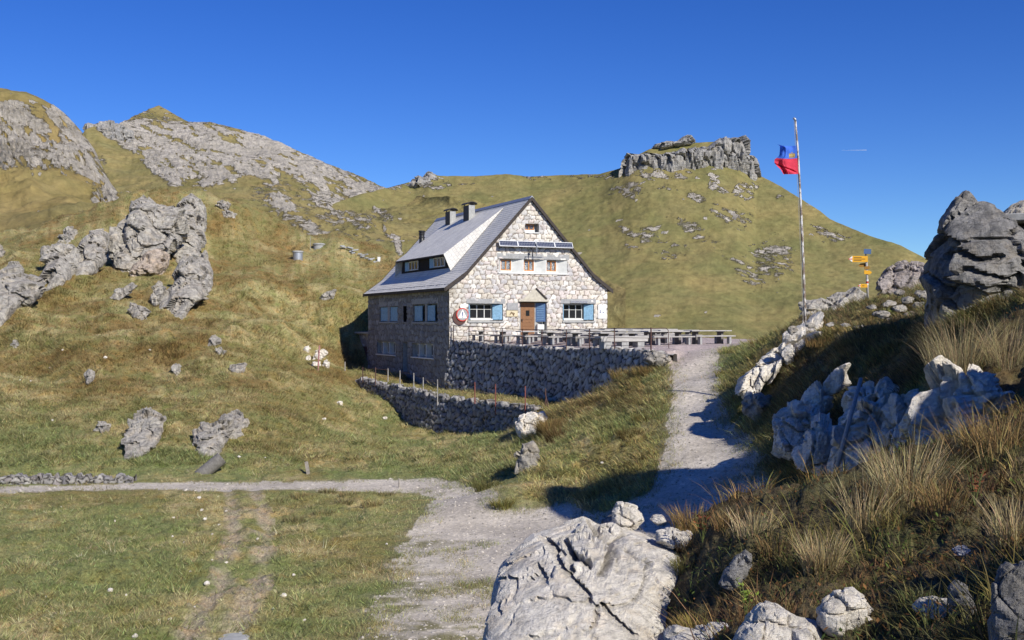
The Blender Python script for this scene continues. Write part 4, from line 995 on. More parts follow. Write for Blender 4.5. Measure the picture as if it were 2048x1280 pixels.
def post(name, u, vt, vb, r, mat, label, cat, lean=0, d=None, sq=False):
    g = hit(u, vb) if d is None else Vector(P(u, vb, d))
    h = (vb - vt) / F * g.y
    mb = MB()
    if sq: mb.box((lean / 2, 0, h / 2 - .15), (r * 2, r * 2, h + .3), (0, math.atan2(lean, h), 0))
    else: mb.tube([(0, 0, -.3), (lean, 0, h)], r, 7)
    return tag(mb.build(name, mat, loc=g), label, cat)
M['pinkpost'] = plain('pink_weathered_post', (.42, .20, .19), .8, .2, 12); M['oldwood'] = plain('old_grey_wood', (.30, .27, .23), .9, .3, 9)
post('marker_post', 635.5, 689, 739, .055, M['pinkpost'], 'faded pink post leaning beside white stones left of the hut', 'post', .12)
post('wooden_post', 618, 922, 948, .07, M['oldwood'], 'short old wooden post in the grass above the road', 'post', -.1, sq=True)
post('road_marker', 798, 957, 975, .03, M['oldwood'], 'thin dark stake at the inner edge of the road bend', 'stake')
post('boundary_stone', 758, 515, 526, .14, M['whitepaint'], 'small white marker stone at the end of the steps above the hut', 'marker', sq=True)
post('thin_pole', 621, 472, 500, .025, M['greypost'], 'thin pale pole standing between the two water tanks', 'pole')
def tank(u, vt, vb, r, label):
    g = hit(u, vb); h = (vb - vt) / F * g.y
    o = empty('water_tank', g, 0, label, 'water tank', 'round water tanks on the hillside above the hut')
    MB().tube([(0, 0, -1.2), (0, 0, h - .12)], r, 24).build('shaft', M['zinc'] if r < .6 else M['stonegrey'], o, smooth=False)
    MB().tube([(0, 0, h - .12), (0, 0, h), (0, 0, h + .05)], [r * 1.15, r * 1.15, r * .85], 24).build('lid', M['concrete'], o)
tank(595.5, 502, 518, .5, 'round grey water tank with pale lid on the open slope')
tank(638, 487, 493, .6, 'wider water tank half sunk behind the slope crest')
# culvert pipe and manhole by the road
g = hit(410, 944); g2 = hit(432, 925)
c = empty('culvert_pipe', g, 0, 'short grey corrugated culvert pipe lying above the road', 'pipe')
dirv = (Vector((.72, .30, .62))).normalized(); mb = MB(); pts = []; rr = []
for k in range(25): pts.append(dirv * (k * .055 - .35)); rr.append(.30 + .018 * (k % 2))
mb.tube(pts, rr, 16, cap=False); mb.build('corrugated_pipe', M['legwood'], c, smooth=True); MB().tube([dirv * -.34, dirv * .93], .27, 16).build('dark_inside', M['interior'], c)
g = hit(468, 1284); cv = MB().tube([(0, 0, -.25), (0, 0, .05)], .40, 28).tube([(0, 0, .05), (0, 0, .07)], .34, 28).box((0.1, .32, .07), (.12, .06, .05)).build('manhole_cover', M['concrete'], loc=g + Vector((0, 0, .05))); tag(cv, 'round pale concrete manhole cover at the bottom of the meadow', 'manhole')
# ------------------------------------------------------------------ tables and benches
def make_table():
    t = empty('picnic_table', (0, 0, 0), YAW, 'table', 'table', 'weathered wooden tables on the terrace')
    mb = MB()
    for k in range(4): mb.box((0, -.33 + k * .22, .755), (2.7, .205, .055))
    mb.build('tabletop', M['weathered'], t)
    for s in (-1, 1):
        MB().box((s * .85, 0, .33), (.16, .42, .80)).box((s * .85, 0, .70), (.14, .70, .06)).build('leg', M['legwood'], t)
    return t
def make_bench():
    t = empty('bench', (0, 0, 0), YAW, 'bench', 'bench', 'weathered plank benches beside the terrace tables')
    MB().box((0, -.09, .46), (2.7, .17, .06)).box((0, .09, .46), (2.7, .17, .06)).build('seat', M['weathered'], t)
    for s in (-1, 1): MB().box((s * 1.0, 0, .2), (.13, .26, .46)).build('leg', M['stonegrey'], t)
    return t
tb0, bn0 = make_table(), make_bench(); first = [True, True]
ROWS = [(-1.5, 'against the hut front', (2.6, 9.0, 11.7), ('left of the door', 'right of the door', 'by the right corner')),
        (-4.4, 'in hut row two', (2.9, 5.9, 8.9, 11.8), ('at the left end', 'left of the middle', 'right of the middle', 'at the right end')),
        (-7.6, 'in hut row three', (3.1, 6.1, 9.1, 12.0), ('at the left end', 'left of the middle', 'right of the middle', 'at the right end')),
        (-11.0, 'in hut row four', (3.2, 6.2, 9.2), ('nearest the wall', 'in the middle', 'at the right end')),
        (-14.6, 'in hut row five', (3.0, 6.1, 9.0), ('nearest the wall', 'in the middle', 'at the right end')),
        (-18.3, 'in the path row', (2.9, 5.9, 8.75), ('nearest the railing', 'in the middle', 'alone at the right'))]
def tz(p): return float(zterrace(np.array([p.x]), np.array([p.y]))[0])
for Y, row, Xs, pos in ROWS:
    for X, where in zip(Xs, pos):
        p = hw(X, Y); p.z = tz(p)
        t = tb0 if first[0] else copy_tree(tb0); first[0] = False
        t.location = p; t.rotation_euler.z = YAW + random.uniform(-.02, .02); t['label'] = 'grey wooden table %s, %s' % (row, where)
        for s, side in ((-1, 'near'), (1, 'far')):
            q = hw(X + random.uniform(-.1, .1), Y + s * .72); q.z = tz(q)
            b = bn0 if first[1] else copy_tree(bn0); first[1] = False
            b.location = q; b.rotation_euler.z = YAW + random.uniform(-.025, .025); b['label'] = 'bench on the %s side of the table %s, %s' % (side, row, where)
p = hw(1.9, -20.4); p.z = tz(p)
t = empty('stone_table', p, YAW + .05, 'heavy dark slab table with block legs right behind the railing', 'table')
MB().box((0, 0, .58), (3.0, .62, .10)).box((0, -.28, .45), (2.9, .05, .18)).build('tabletop', M['weathered'], t)
for s in (-1.05, .05, 1.05): MB().box((s, 0, .25), (.42, .5, .52)).build('leg', M['stonegrey'], t)
# ------------------------------------------------------------------ flagpole, flag, signpost
g = hit(1611, 652); g.y = 43; g = Vector(P(1611, 648, 43)); gz = float(zfull(g.x, g.y)[0])
fp = empty('flagpole', (g.x, g.y, gz), 0, 'tall thin flaking white flagpole on the grassy bank', 'flagpole')
def m_pole():
    t = NT('flaking_pole_paint', .6, .3); v = t.coord((9, 9, 3.2)); n = t.noise(v, 1.0, 4, .7)
    return t.done(t.mix(t.ramp(n, [(.47, 0.0), (.53, 1.0)]), (.62, .60, .56, 1), (.20, .15, .11, 1)))
M['pole'] = m_pole()
def PP(u, v, d): return Vector(P(u, v, d)) - fp.location
pts = [PP(1611, 660, 43), PP(1609, 600, 43), PP(1605.5, 500, 43), PP(1601, 400, 43), PP(1595.5, 300, 43), PP(1591, 242, 43)]
MB().tube(pts, [.055, .052, .05, .045, .04, .034], 10).build('pole', M['pole'], fp, smooth=True)
MB().tube([PP(1591, 243, 43), PP(1590.5, 239, 43), PP(1588, 236.5, 43), PP(1586.5, 238.5, 43)], [.04, .05, .05, .03], 8).build('finial', M['zinc'], fp, smooth=True)
MB().tube([PP(1606.5, 646, 42.94), PP(1601, 500, 42.94), PP(1597.5, 420, 42.94), PP(1593, 330, 42.94), PP(1588, 242, 42.94)], .008, 5).build('halyard', M['greypost'], fp)
MB().tube([PP(1606.5, 668, 42.95), PP(1606.5, 640, 42.95)], .03, 6).build('stub_post', M['pole'], fp)
def flag():
    nu, nv = 70, 80
    A = np.linspace(0, 1, nu); B = np.linspace(0, 1, nv); a, b = np.meshgrid(A, B)      # a: hoist->fly, b: top->bottom
    uh = np.interp(b, [0, 1], [1592.5, 1597.0]); vh = np.interp(b, [0, 1], [291, 348])
    uf = np.interp(b, [0, .03, .1, .2, .35, .40, .50, .62, .72, .85, 1], [1553, 1556, 1560, 1560, 1559, 1557, 1549, 1549, 1554, 1562, 1567]); vf = np.interp(b, [0, .1, .40, 1], [288, 292, 313, 348.5])
    vtop = -4.0 * np.sin(a * math.pi) * (1 - b) * -.6
    u = lerp(uh, uf, a ** .95); v = lerp(vh, vf, a) + vtop
    dep = 42.9 + .10 * np.sin(a * 7 + b * 2.2) * a + .04 * np.sin(a * 15 - b * 5) * a + .03 * np.sin(b * 16 + a * 6) * a
    crease = np.exp(-((b - (.66 + .32 * (1 - a))) / .035) ** 2) * sstep(.05, .3, a); dep = dep + .09 * crease
    crease2 = np.exp(-((a - .62 - .05 * b) / .05) ** 2); dep = dep - .05 * crease2
    x = (u - CX) / F * dep; z = -(v - HV) / F * dep
    V = np.stack([x, dep, z], -1).reshape(-1, 3)
    edge = .455
    c = np.where((b < edge)[..., None], np.array((.11, .28, .85)), np.array((.92, .10, .16)))
    cx, cz = .27, .33                                                                    # crown
    X = (a - cx) / .16; Z = (cz - b) / .085
    crown = (np.abs(X) < 1) & (Z > -1) & (Z < -.45)
    for k in (-.72, 0, .72): crown |= ((X - k) / .36) ** 2 + ((Z - .1) / .72) ** 2 < 1
    crown |= (np.abs(X) < .1) & (Z > .6) & (Z < 1.35) | (np.abs(X) < .28) & (Z > .95) & (Z < 1.15)
    inner = np.zeros_like(crown)
    for k in (-.72, 0, .72): inner |= ((X - k) / .17) ** 2 + ((Z - .05) / .42) ** 2 < 1
    c = np.where(crown[..., None], np.array((.62, .42, .07)), c); c = np.where((crown & inner)[..., None], np.array((.85, .72, .35)), c)
    V2 = V + np.array([0, .012, 0]); nn = nu * nv; Fq = grid_faces(nv, nu)
    org = Vector(P(1594, 320, 42.9))
    o = np_mesh('flag', np.concatenate([V, V2]) - np.array(org), [Fq, Fq[:, ::-1] + nn], None, attrs={'Col': np.concatenate([c.reshape(-1, 3)] * 2)})
    t = NT('flag_cloth', .8, .1); cc = t.attr('Col'); t.done(cc, t.bump(t.noise(t.coord(), 60, 2), .1, .01))
    tr = t.n('ShaderNodeBsdfTranslucent', {'Color': cc}); mx = t.n('ShaderNodeMixShader', {'Fac': .45}); t.t.links.new(t.b.outputs[0], mx.inputs[1]); t.t.links.new(tr.outputs[0], mx.inputs[2]); t.t.links.new(mx.outputs[0], t.t.nodes['Material Output'].inputs[0])
    o.data.materials.append(t.m); o.location = org
    return tag(o, 'blue over red flag with a golden crown, frayed and blown left', 'flag')
flag()
SD = 50.0
g = Vector(P(1736, 618, SD)); sp = empty('signpost', g, 0, 'grey hiking signpost with yellow direction boards on the stony bank', 'signpost')
def SPt(u, v, dy=0): return Vector(P(u, v, SD + dy)) - g
MB().tube([SPt(1737, 630), SPt(1732.5, 512)], .05, 10).build('pole', M['greypost'], sp, smooth=True)
M['yellow'] = plain('yellow_sign', (.72, .36, .015), .5, .08, 5); M['yellow_dark'] = plain('brown_yellow_sign', (.30, .15, .02), .6, .15, 5)
def board(u0, u1, v0, v1, point, mat, name, skew=0, lines_=0, white=True, dy=-.08):
    vm = (v0 + v1) / 2; w = (v1 - v0) * .55
    if point < 0: pu = [(u0, vm), (u0 + w, v0), (u1, v0 + skew), (u1, v1 + skew), (u0 + w, v1)]
    else: pu = [(u1, vm + skew), (u1 - w, v1 + skew), (u0, v1), (u0, v0), (u1 - w, v0 + skew)]
    o = MB().prism([SPt(a, b, dy) for a, b in pu], (0, .025, 0)).build(name, mat, sp)
    if white:
        tip = [(u0 - 1, vm), (u0 + w, v0 - .1), (u0 + w, v1 + .1)] if point < 0 else [(u1 + 1, vm + skew), (u1 - w, v1 + skew), (u1 - w, v0 + skew)]
        MB().prism([SPt(a, b, dy - .012) for a, b in tip], (0, .01, 0)).build('white_tip', M['whitepaint'], o)
        MB().prism([SPt(a, b, dy - .02) for a, b in ((tip[0][0], vm - .9 + (skew if point > 0 else 0)), (tip[1][0], vm - .9 + (skew if point > 0 else 0)), (tip[1][0], vm + .9 + (skew if point > 0 else 0)), (tip[0][0], vm + .9 + (skew if point > 0 else 0)))], (0, .008, 0)).build('red_bar', M['red'], o)
    for k in range(lines_):
        vv = lerp(v0, v1, (k + 1) / (lines_ + 1)); a0 = u0 + w + 3 if point < 0 else u0 + 2; a1 = u1 - 3 if point < 0 else u1 - w - 2
        MB().prism([SPt(a, b, dy - .008) for a, b in ((a0, vv - .5), (a0 + (a1 - a0) * (.62 + .3 * (k % 2)), vv - .5), (a0 + (a1 - a0) * (.62 + .3 * (k % 2)), vv + .5), (a0, vv + .5))], (0, .006, 0)).build('text_line', M['board'], o)
    return o
board(1698, 1735.5, 512, 524, -1, M['yellow'], 'direction_board', 0, 3)
board(1717, 1734, 527, 534.5, -1, M['yellow_dark'], 'direction_board', -1.5, 0, False, .06)
board(1729, 1741, 533, 539, 1, M['yellow_dark'], 'direction_board', -1, 0, False)
board(1728.5, 1744, 540.5, 548, 1, M['yellow'], 'direction_board', .8, 0, False)
board(1717, 1735, 568, 575, -1, M['yellow'], 'direction_board', 0, 1)
MB().box(SPt(1735, 503, -.1), (.31, .03, .22), (0, .06, -.3)).build('map_board', M['signblue'], sp); MB().tube([SPt(1731.5, 512), SPt(1731.5, 498)], .035, 8).build('post_cap', M['greypost'], sp)
for k, v in enumerate((559, 563, 567)): MB().tube([SPt(1734.3, v), SPt(1734.4, v + 3.4)], .056, 10).build('trail_mark', M[('whitepaint', 'red', 'whitepaint')[k]], sp)
lp_b = Vector(P(1671, 945, 27.4)); lp_t = Vector(P(1722, 757, 28.6)); d = lp_t - lp_b
lp = MB().tube([(0, 0, 0), d * .5 + Vector((.0, 0, .02)), d], [.06, .055, .05], 10).build('leaning_pole', M['greypost'], loc=lp_b, smooth=True); tag(lp, 'long grey pole leaning against the shaded rocks beside the path', 'pole')
# contrail far up
c0, c1 = Vector(P(1684, 300.6, 9000)), Vector(P(1733, 300.2, 9000))
ct = MB().tube([(0, 0, 0), (c1 - c0) * .6, c1 - c0], [.2, .8, 1.4], 6).build('contrail', M['whitepaint'], loc=c0); tag(ct, 'short thin white contrail in the blue sky right of the flag', 'contrail')
# steps on the slope above the hut
st = empty('stone_steps', hit(720, 508), 0, 'pale flagstone steps running down the slope above the hut', 'steps')
for k in range(14):
    f = k / 13; q = hit(lerp(690, 752, f), lerp(493, 526, f)); a = q - st.location
    o = MB().box(a + Vector((random.uniform(-.4, .4), -.15, .0)), (random.uniform(.4, .9), random.uniform(.25, .45), .16), (random.uniform(-.2, .2), random.uniform(-.2, .2), random.uniform(0, 1))).build('step', M['stonegrey'], st, bevel=.04)
# ------------------------------------------------------------------ rocks: outline, own distance, lean and thickness, then fractured relief
def rock(name, poly, db, dt, thick, mat, label, cat='rock', group=None, vox=.12, R_=None, amp=(.10, .14, .03), cell=1.2, seed=1, cracks=(), facet=.5, fmin=.35, stretch=(1, 1, 1), sink=0, smooth=False, parent=None, tone=None, yaw=0, prow=None, planes=12):
    poly = np.array(poly, float)
    if sink: poly[poly[:, 1] > poly[:, 1].max() - 3, 1] += sink
    v0, v1 = poly[:, 1].max(), poly[:, 1].min()
    def depth(v): return lerp(db, dt, np.clip((v0 - v) / max(v0 - v1, 1e-6), -.2, 1.2))
    # the outline lies on an upright (or leaning) plane turned by yaw about the rock's middle
    u0 = (poly[:, 0].min() + poly[:, 0].max()) / 2; cy, sy = math.cos(R(yaw)), math.sin(R(yaw)); NX, NY = sy, -cy
    D = depth(poly[:, 1]); px, py = (u0 - CX) / F * D, D; rx = (poly[:, 0] - CX) / F
    sc_ = (px * NX + py * NY) / (rx * NX + NY); xo = (u0 - CX) / F * (db + dt) / 2; yo = (db + dt) / 2
    X = (rx * sc_ - px) * cy + (sc_ - py) * sy; Z = -(poly[:, 1] - HV) / F * sc_
    pl = np.stack([X, Z], -1); zb, zt = Z.min(), Z.max(); yc = lambda z: lerp(db, dt, np.clip((z - zb) / max(zt - zb, 1e-6), 0, 1))
    n = len(pl); me = bpy.data.meshes.new('tmp')
    V = [(x, -thick / 2, z) for x, z in pl] + [(x, thick / 2, z) for x, z in pl]
    Fc = [tuple(range(n)), tuple(range(2 * n - 1, n - 1, -1))] + [(i, i + n, (i + 1) % n + n, (i + 1) % n) for i in range(n)]
    me.from_pydata(V, [], Fc); bm = bmesh.new(); bm.from_mesh(me); bmesh.ops.triangulate(bm, faces=bm.faces); bmesh.ops.recalc_face_normals(bm, faces=bm.faces); bm.to_mesh(me); bm.free()
    o = bpy.data.objects.new('tmp', me); COL.objects.link(o)
    md = o.modifiers.new('r', 'REMESH'); md.mode = 'VOXEL'; md.voxel_size = vox
    ev = o.evaluated_get(bpy.context.evaluated_depsgraph_get()); m2 = ev.to_mesh(); nv = len(m2.vertices)
    co = np.empty(nv * 3); m2.vertices.foreach_get('co', co); co = co.reshape(-1, 3)
    q = np.array([tuple(p.vertices) for p in m2.polygons if len(p.vertices) == 4]); tr = np.array([tuple(p.vertices) for p in m2.polygons if len(p.vertices) == 3])
    ev.to_mesh_clear(); bpy.data.objects.remove(o); bpy.data.meshes.remove(me)
    x, t, z = co[:, 0], co[:, 1] / (thick / 2), co[:, 2]
    s, ins = seg_dist(x, z, pl); s = np.where(ins, s, 0)
    Rr = R_ or .32 * min(np.ptp(pl[:, 0]), np.ptp(pl[:, 1]))
    # a chiselled front: the lowest of many tilted planes touching a dome
    rg = np.random.default_rng(seed * 31 + 5); hx, hz = np.ptp(pl[:, 0]) / 2, np.ptp(pl[:, 1]) / 2; mx, mz = (pl[:, 0].max() + pl[:, 0].min()) / 2, (pl[:, 1].max() + pl[:, 1].min()) / 2
    wx = (x - mx) / hx + .06 * perlin(np.stack([x, 0 * x, z], -1) / cell, seed + 2); wz = (z - mz) / hz + .06 * perlin(np.stack([x, 0 * x, z], -1) / cell + 7, seed + 3)
    def chisel(sd, K):
        g = np.random.default_rng(sd); H = np.full(nv, 9.0)
        for k in range(K):
            r_ = math.sqrt(g.uniform(0, 1)) * .95; a_ = g.uniform(0, 2 * math.pi); cx_, cz_ = r_ * math.cos(a_), r_ * math.sin(a_)
            h0 = math.sqrt(max(.04, 1 - .82 * r_ * r_)); gx_, gz_ = -.82 * cx_ / h0 + g.normal(0, .62), -.82 * cz_ / h0 + g.normal(0, .50)
            H = np.minimum(H, h0 + np.clip(gx_, -1.9, 1.9) * (wx - cx_) + np.clip(gz_, -1.3, 1.3) * (wz - cz_))
        return np.clip(H, 0, 1.2)
    Hf = np.where(t < 0, chisel(seed * 31 + 5, planes), chisel(seed * 31 + 6, 8))
    f0 = np.sqrt(np.clip(1 - (1 - np.clip(s / (Rr * .7), 0, 1)) ** 2, 0, 1))
    f = fmin * (.55 + .45 * f0) + (1 - fmin) * Hf * f0
    if prow: xr = np.ptp(pl[:, 0]); x0 = pl[:, 0].min() + prow[0] * xr + .10 * xr * perlin(np.stack([z / xr * 2, 0 * z, 0 * z], -1), seed); pw = prow[1] * np.maximum(0, x0 - x) + prow[2] * np.maximum(0, x - x0)
    ym = yc(z); xm = (u0 - CX) / F * ym; tk = t * thick / 2 * f - (pw if prow else 0)
    p3 = np.stack([xm + x * cy - tk * NX, ym + x * sy - tk * NY, z], -1)
    # facets: large flat-ish planes
    w = np.stack([p3[:, 0], p3[:, 1], p3[:, 2]], -1) * np.array(stretch) / cell + seed * 13.7
    w2 = w + .12 * np.stack([perlin(w * 1.3, seed), perlin(w * 1.3 + 5, seed), perlin(w * 1.3 + 9, seed)], -1)
    f1, f2, cid, O1 = worley(w2, seed, .9, 3, True); e = f2 - f1
    g1, g2, cid2, O2 = worley(w2 * 2.3 + 3.1, seed + 5, .9, 3, True); e2 = g2 - g1
    def tilt(c, O): return sum((((c * m) % 1) - .5) * 2 * O[:, k] for k, m in enumerate((977.0, 1613.0, 2741.0)))
    big = fbm(p3 / (cell * 2.2) + seed, 3, .5, seed=seed)
    h = amp[0] * .6 * big + .95 * amp[1] * ((cid - .5) * 1.9 * facet + 1.5 * tilt(cid, O1) - .8 * (1 - sstep(.015, .10, e))) + amp[1] * .26 * ((cid2 - .5) * 1.2 + 1.0 * tilt(cid2, O2) - .4 * (1 - sstep(.015, .10, e2)))
    h = h + amp[2] * .8 * ridged(p3 * np.array(stretch) / (cell * .32), 4, .55, seed=seed + 7)
    nrm = np.stack([np.zeros(nv), t * 1.0, np.zeros(nv)], -1)
    cen = np.array([pl[:, 0].mean(), 0, pl[:, 1].mean()])
    rad = np.stack([x - cen[0], 0 * x, z - cen[2]], -1); rad /= np.maximum(np.linalg.norm(rad, axis=1), 1e-6)[:, None]
    we = np.clip(1 - s / (Rr * .8), 0, 1)[:, None]; nrm = nrm * (1 - we * .5) + rad * we * .5; nrm /= np.maximum(np.linalg.norm(nrm, axis=1), .4)[:, None]
    col = np.ones(nv)
    if len(cracks):
        U = CX + F * p3[:, 0] / p3[:, 1]; Vv = HV - F * p3[:, 2] / p3[:, 1]; wb = 5 * fbm(np.stack([U, Vv, 0 * U], -1) / 22, 3, .6, seed=seed + 3); Uw, Vw = U + wb, Vv + .8 * wb[::1]
        for pts, wd, dp in cracks:
            dd, _ = seg_dist(Uw, Vw, np.array(pts, float), False); k = 1 - sstep(wd * .35, wd * 1.1, dd); h = h - dp * k * (t < .3); col = col * (1 - .35 * k * (t < .3))
    nw = np.stack([nrm[:, 0] * cy - nrm[:, 1] * NX, nrm[:, 0] * sy - nrm[:, 1] * NY, nrm[:, 2]], -1)
    p3 = p3 + nw * h[:, None]
    Cc = np.repeat(col[:, None], 3, 1) * (np.ones(3) if tone is None else tone(p3))
    org = np.array([xo, yo, zb]); fl = [q] if len(q) else []
    if len(tr): fl.append(tr)
    o = np_mesh(name, p3 - org, fl, mat, parent, smooth, {'Col': Cc}); o.location = org
    return tag(o, label, cat, group)
def gd(u, v): return hit(u, v).y
def outcrop(poly, label, thick, lean=0.0, d=None, **kw):
    p = np.array(poly, float); k = p[:, 1].argmax(); db = d or gd(p[:, 0].mean(), p[:, 1].max() - 1)
    kw.setdefault('sink', 10);  kw.setdefault('name', 'rock_outcrop'); kw.setdefault('mat', M['rock']); kw.setdefault('cat', 'rock outcrop')
    nm = kw.pop('name'); mat = kw.pop('mat')
    return rock(nm, poly, db, db + lean, thick, mat, label, **kw)
HILLG = 'pale rock outcrops on the left hillside'
outcrop([(262,520),(258,480),(262,430),(270,397),(288,391),(302,404),(325,412),(352,414),(356,440),(353,480),(343,498),(318,512),(296,516),(280,522)], 'tallest pale cliff block overhanging a dark hollow on the left hillside', 8, 8, d=102, group=HILLG, vox=.15, amp=(.35,.65,.045), cell=2.6, seed=3, sink=0, planes=22)
outcrop([(236,565),(243,515),(252,470),(263,425),(272,430),(276,480),(286,515),(278,545),(262,562),(252,572)], 'dark left flank of the tallest cliff in shadow', 4, 8, d=100, group=HILLG, vox=.14, amp=(.35,.6,.04), cell=2.0, seed=4, yaw=-40)
outcrop([(262,570),(268,540),(290,520),(318,505),(335,510),(332,530),(318,552),(290,556)], 'pinkish lower foot of the tallest cliff below the hollow', 5, 3, d=99, group=HILLG, vox=.14, amp=(.3,.4,.08), cell=1.6, seed=6, tone=lambda p: np.array([1.12,1.0,.92]))
outcrop([(343,530),(350,470),(356,430),(368,397),(385,391),(404,411),(409,440),(405,480),(398,505),(395,525),(380,530),(360,538)], 'narrow pale rock pillar at the right side of the tallest cliff', 5, 15, group=HILLG, vox=.15, amp=(.35,.6,.04), cell=2.4, seed=5, stretch=(1,1,.6))
outcrop([(330,625),(332,590),(345,565),(362,540),(388,508),(406,512),(417,545),(421,580),(410,600),(395,606),(380,622),(362,640),(338,642)], 'jagged slanting rock rib below the pillar on the left hillside', 4, 9, group=HILLG, vox=.13, amp=(.3,.55,.04), cell=1.8, seed=7, stretch=(1,1,.5))
outcrop([(150,562),(155,520),(163,490),(180,462),(205,455),(218,462),(216,500),(206,520),(190,542),(170,556)], 'broad slanting pale slab in the rock row left of the tallest cliff', 4, 8, group=HILLG, vox=.14, amp=(.25,.5,.035), cell=2.2, seed=9, stretch=(1,1,.7))
outcrop([(214,518),(219,480),(228,458),(245,453),(251,465),(246,490),(236,517)], 'upright pale rock between the broad slab and the tallest cliff', 3.5, 6, group=HILLG, vox=.13, amp=(.2,.4,.03), cell=1.8, seed=11)
outcrop([(95,520),(104,490),(120,486),(140,490),(156,500),(151,532),(141,560),(118,572),(88,562),(96,540)], 'dark shadowed rock at the left end of the rock row', 4, 6, group=HILLG, vox=.14, amp=(.3,.55,.04), cell=1.8, seed=13)
outcrop([(-30,642),(-25,560),(5,540),(30,530),(55,545),(74,560),(80,580),(60,606),(35,622),(10,642)], 'wide pale rock face cut by the left edge of the view', 5, 8, group=HILLG, vox=.14, amp=(.3,.5,.04), cell=2.2, seed=15)
outcrop([(-30,520),(-30,490),(0,488),(8,500),(5,515)], 'small pale rock at the left edge above the wide rock face', 2, 2, group=HILLG, vox=.12, amp=(.2,.2,.05), cell=1.0, seed=16)
outcrop([(112,490),(120,470),(140,456),(160,462),(155,480),(135,490)], 'low weathered rock on the grass above the rock row', 2.5, 4, group=HILLG, vox=.13, amp=(.25,.35,.06), cell=1.2, seed=17)
outcrop([(251,926),(249,880),(255,846),(268,830),(300,819),(324,828),(330,842),(320,870),(305,892),(285,906),(268,921)], 'tall ribbed pale rock slab leaning on the lower left slope above the road', 2.0, 5.5, group=HILLG, vox=.06, amp=(.12,.2,.04), cell=.8, seed=19, stretch=(1.6,1,.45))
outcrop([(392,908),(393,868),(405,850),(430,848),(446,830),(460,842),(455,870),(440,906),(420,914)], 'rough rock with a dark base low on the slope above the culvert pipe', 2.0, 4, group=HILLG, vox=.07, amp=(.16,.25,.05), cell=.8, seed=21)
outcrop([(440,880),(447,832),(465,823),(484,826),(493,850),(485,866),(462,884)], 'small rock touching the right side of the rough rock above the pipe', 1.6, 3.5, group=HILLG, vox=.07, amp=(.14,.22,.05), cell=.7, seed=23)
for i, (pl, lab) in enumerate([
    ([(215,600),(235,580),(262,566),(275,572),(255,590),(230,604)], 'thin broken rock ledge below the tallest cliff'),
    ([(258,620),(262,605),(285,612),(300,625),(290,638),(268,634)], 'small shadowed rock ledge left of the slanting rib'),
    ([(300,600),(306,575),(318,562),(330,575),(326,600),(312,612)], 'upright stone between the ledge and the slanting rib'),
    ([(175,770),(172,750),(180,740),(188,745),(184,765)], 'small upright pale stone on the middle of the left slope'),
    ([(462,740),(462,728),(492,727),(489,744),(478,748)], 'flat white wedge shaped stone on the slope left of the hut'),
    ([(415,688),(418,676),(430,672),(437,680),(432,690)], 'round white stone on the slope below the slanting rib'),
    ([(190,860),(195,845),(212,840),(222,850),(208,866)], 'half buried stone on the slope left of the ribbed slab'),
    ([(430,700),(440,692),(452,702),(445,712)], 'small dark rock in the grass below the round white stone'),
    ([(345,738),(352,725),(362,735),(356,752)], 'little brown rock halfway up the left slope'),
    ([(25,696),(30,680),(42,686),(40,698)], 'small stone in shadow near the left edge of the slope'),
    ([(430,410),(445,400),(460,408),(452,418)], 'pale stone at the grassy crest right of the pillar'),
    ([(445,425),(455,420),(475,428),(468,434),(450,432)], 'thin pale ledge at the crest right of the pillar'),
    ([(640,595),(655,584),(672,580),(668,590),(650,602)], 'small grey ledge in the grass left of the hut roof'),
]):
    outcrop(pl, lab, 1.2, 1.0, name='boulder', cat='boulder', vox=.07, amp=(.1,.16,.04), cell=.6, seed=30 + i, sink=5)
for i, (pl, lab) in enumerate([
    ([(606,700),(608,690),(618,686),(624,694),(618,703)], 'white boulder at the upper left of the cluster by the pink post'),
    ([(622,720),(625,700),(640,690),(655,688),(662,700),(650,712),(640,722)], 'biggest pinkish white boulder behind the pink post'),
    ([(610,718),(612,710),(622,708),(622,720)], 'small white boulder left of the pink post'),
    ([(618,732),(625,722),(640,722),(642,733)], 'low white boulder at the foot of the pink post'),
    ([(642,732),(645,718),(655,712),(662,722),(658,734)], 'white boulder right of the pink post beside the hut shadow'),
]): outcrop([(np.mean(pl, 0)[0] + (a - np.mean(pl, 0)[0]) * (.72, .85, .7, .9, .75)[i], np.mean(pl, 0)[1] + (b - np.mean(pl, 0)[1]) * (.7, .65, .8, .7, .85)[i] + (2, 4, 0, 0, 3)[i]) for a, b in pl], lab, .7, .2, name='boulder', cat='boulder', group='white boulders by the pink post', mat=M['rock_white'], vox=.06, amp=(.07,.1,.02), cell=.5, seed=50 + i, sink=4)
outcrop([(1033,856),(1032,846),(1040,832),(1062,822),(1082,827),(1090,838),(1080,862),(1072,888),(1052,890),(1040,872)], 'pale angular boulder at the right end of the lower dry stone wall', 1.4, .5, d=54.6, name='boulder', cat='boulder', mat=M['rock_white'], vox=.05, amp=(.08,.16,.03), cell=.6, seed=60)
outcrop([(1028,938),(1032,908),(1045,886),(1066,882),(1080,902),(1074,938)], 'smaller stone below the angular boulder on the grassy nose', 1.2, .5, name='boulder', cat='boulder', vox=.06, amp=(.08,.12,.03), cell=.8, seed=161)
outcrop([(1285,720),(1290,706),(1310,702),(1330,708),(1342,716),(1340,722),(1318,726)], 'white capstones at the path end of the terrace wall', 1.3, .3, d=53.6, name='boulder', cat='boulder', vox=.05, amp=(.06,.1,.02), cell=.5, seed=62)
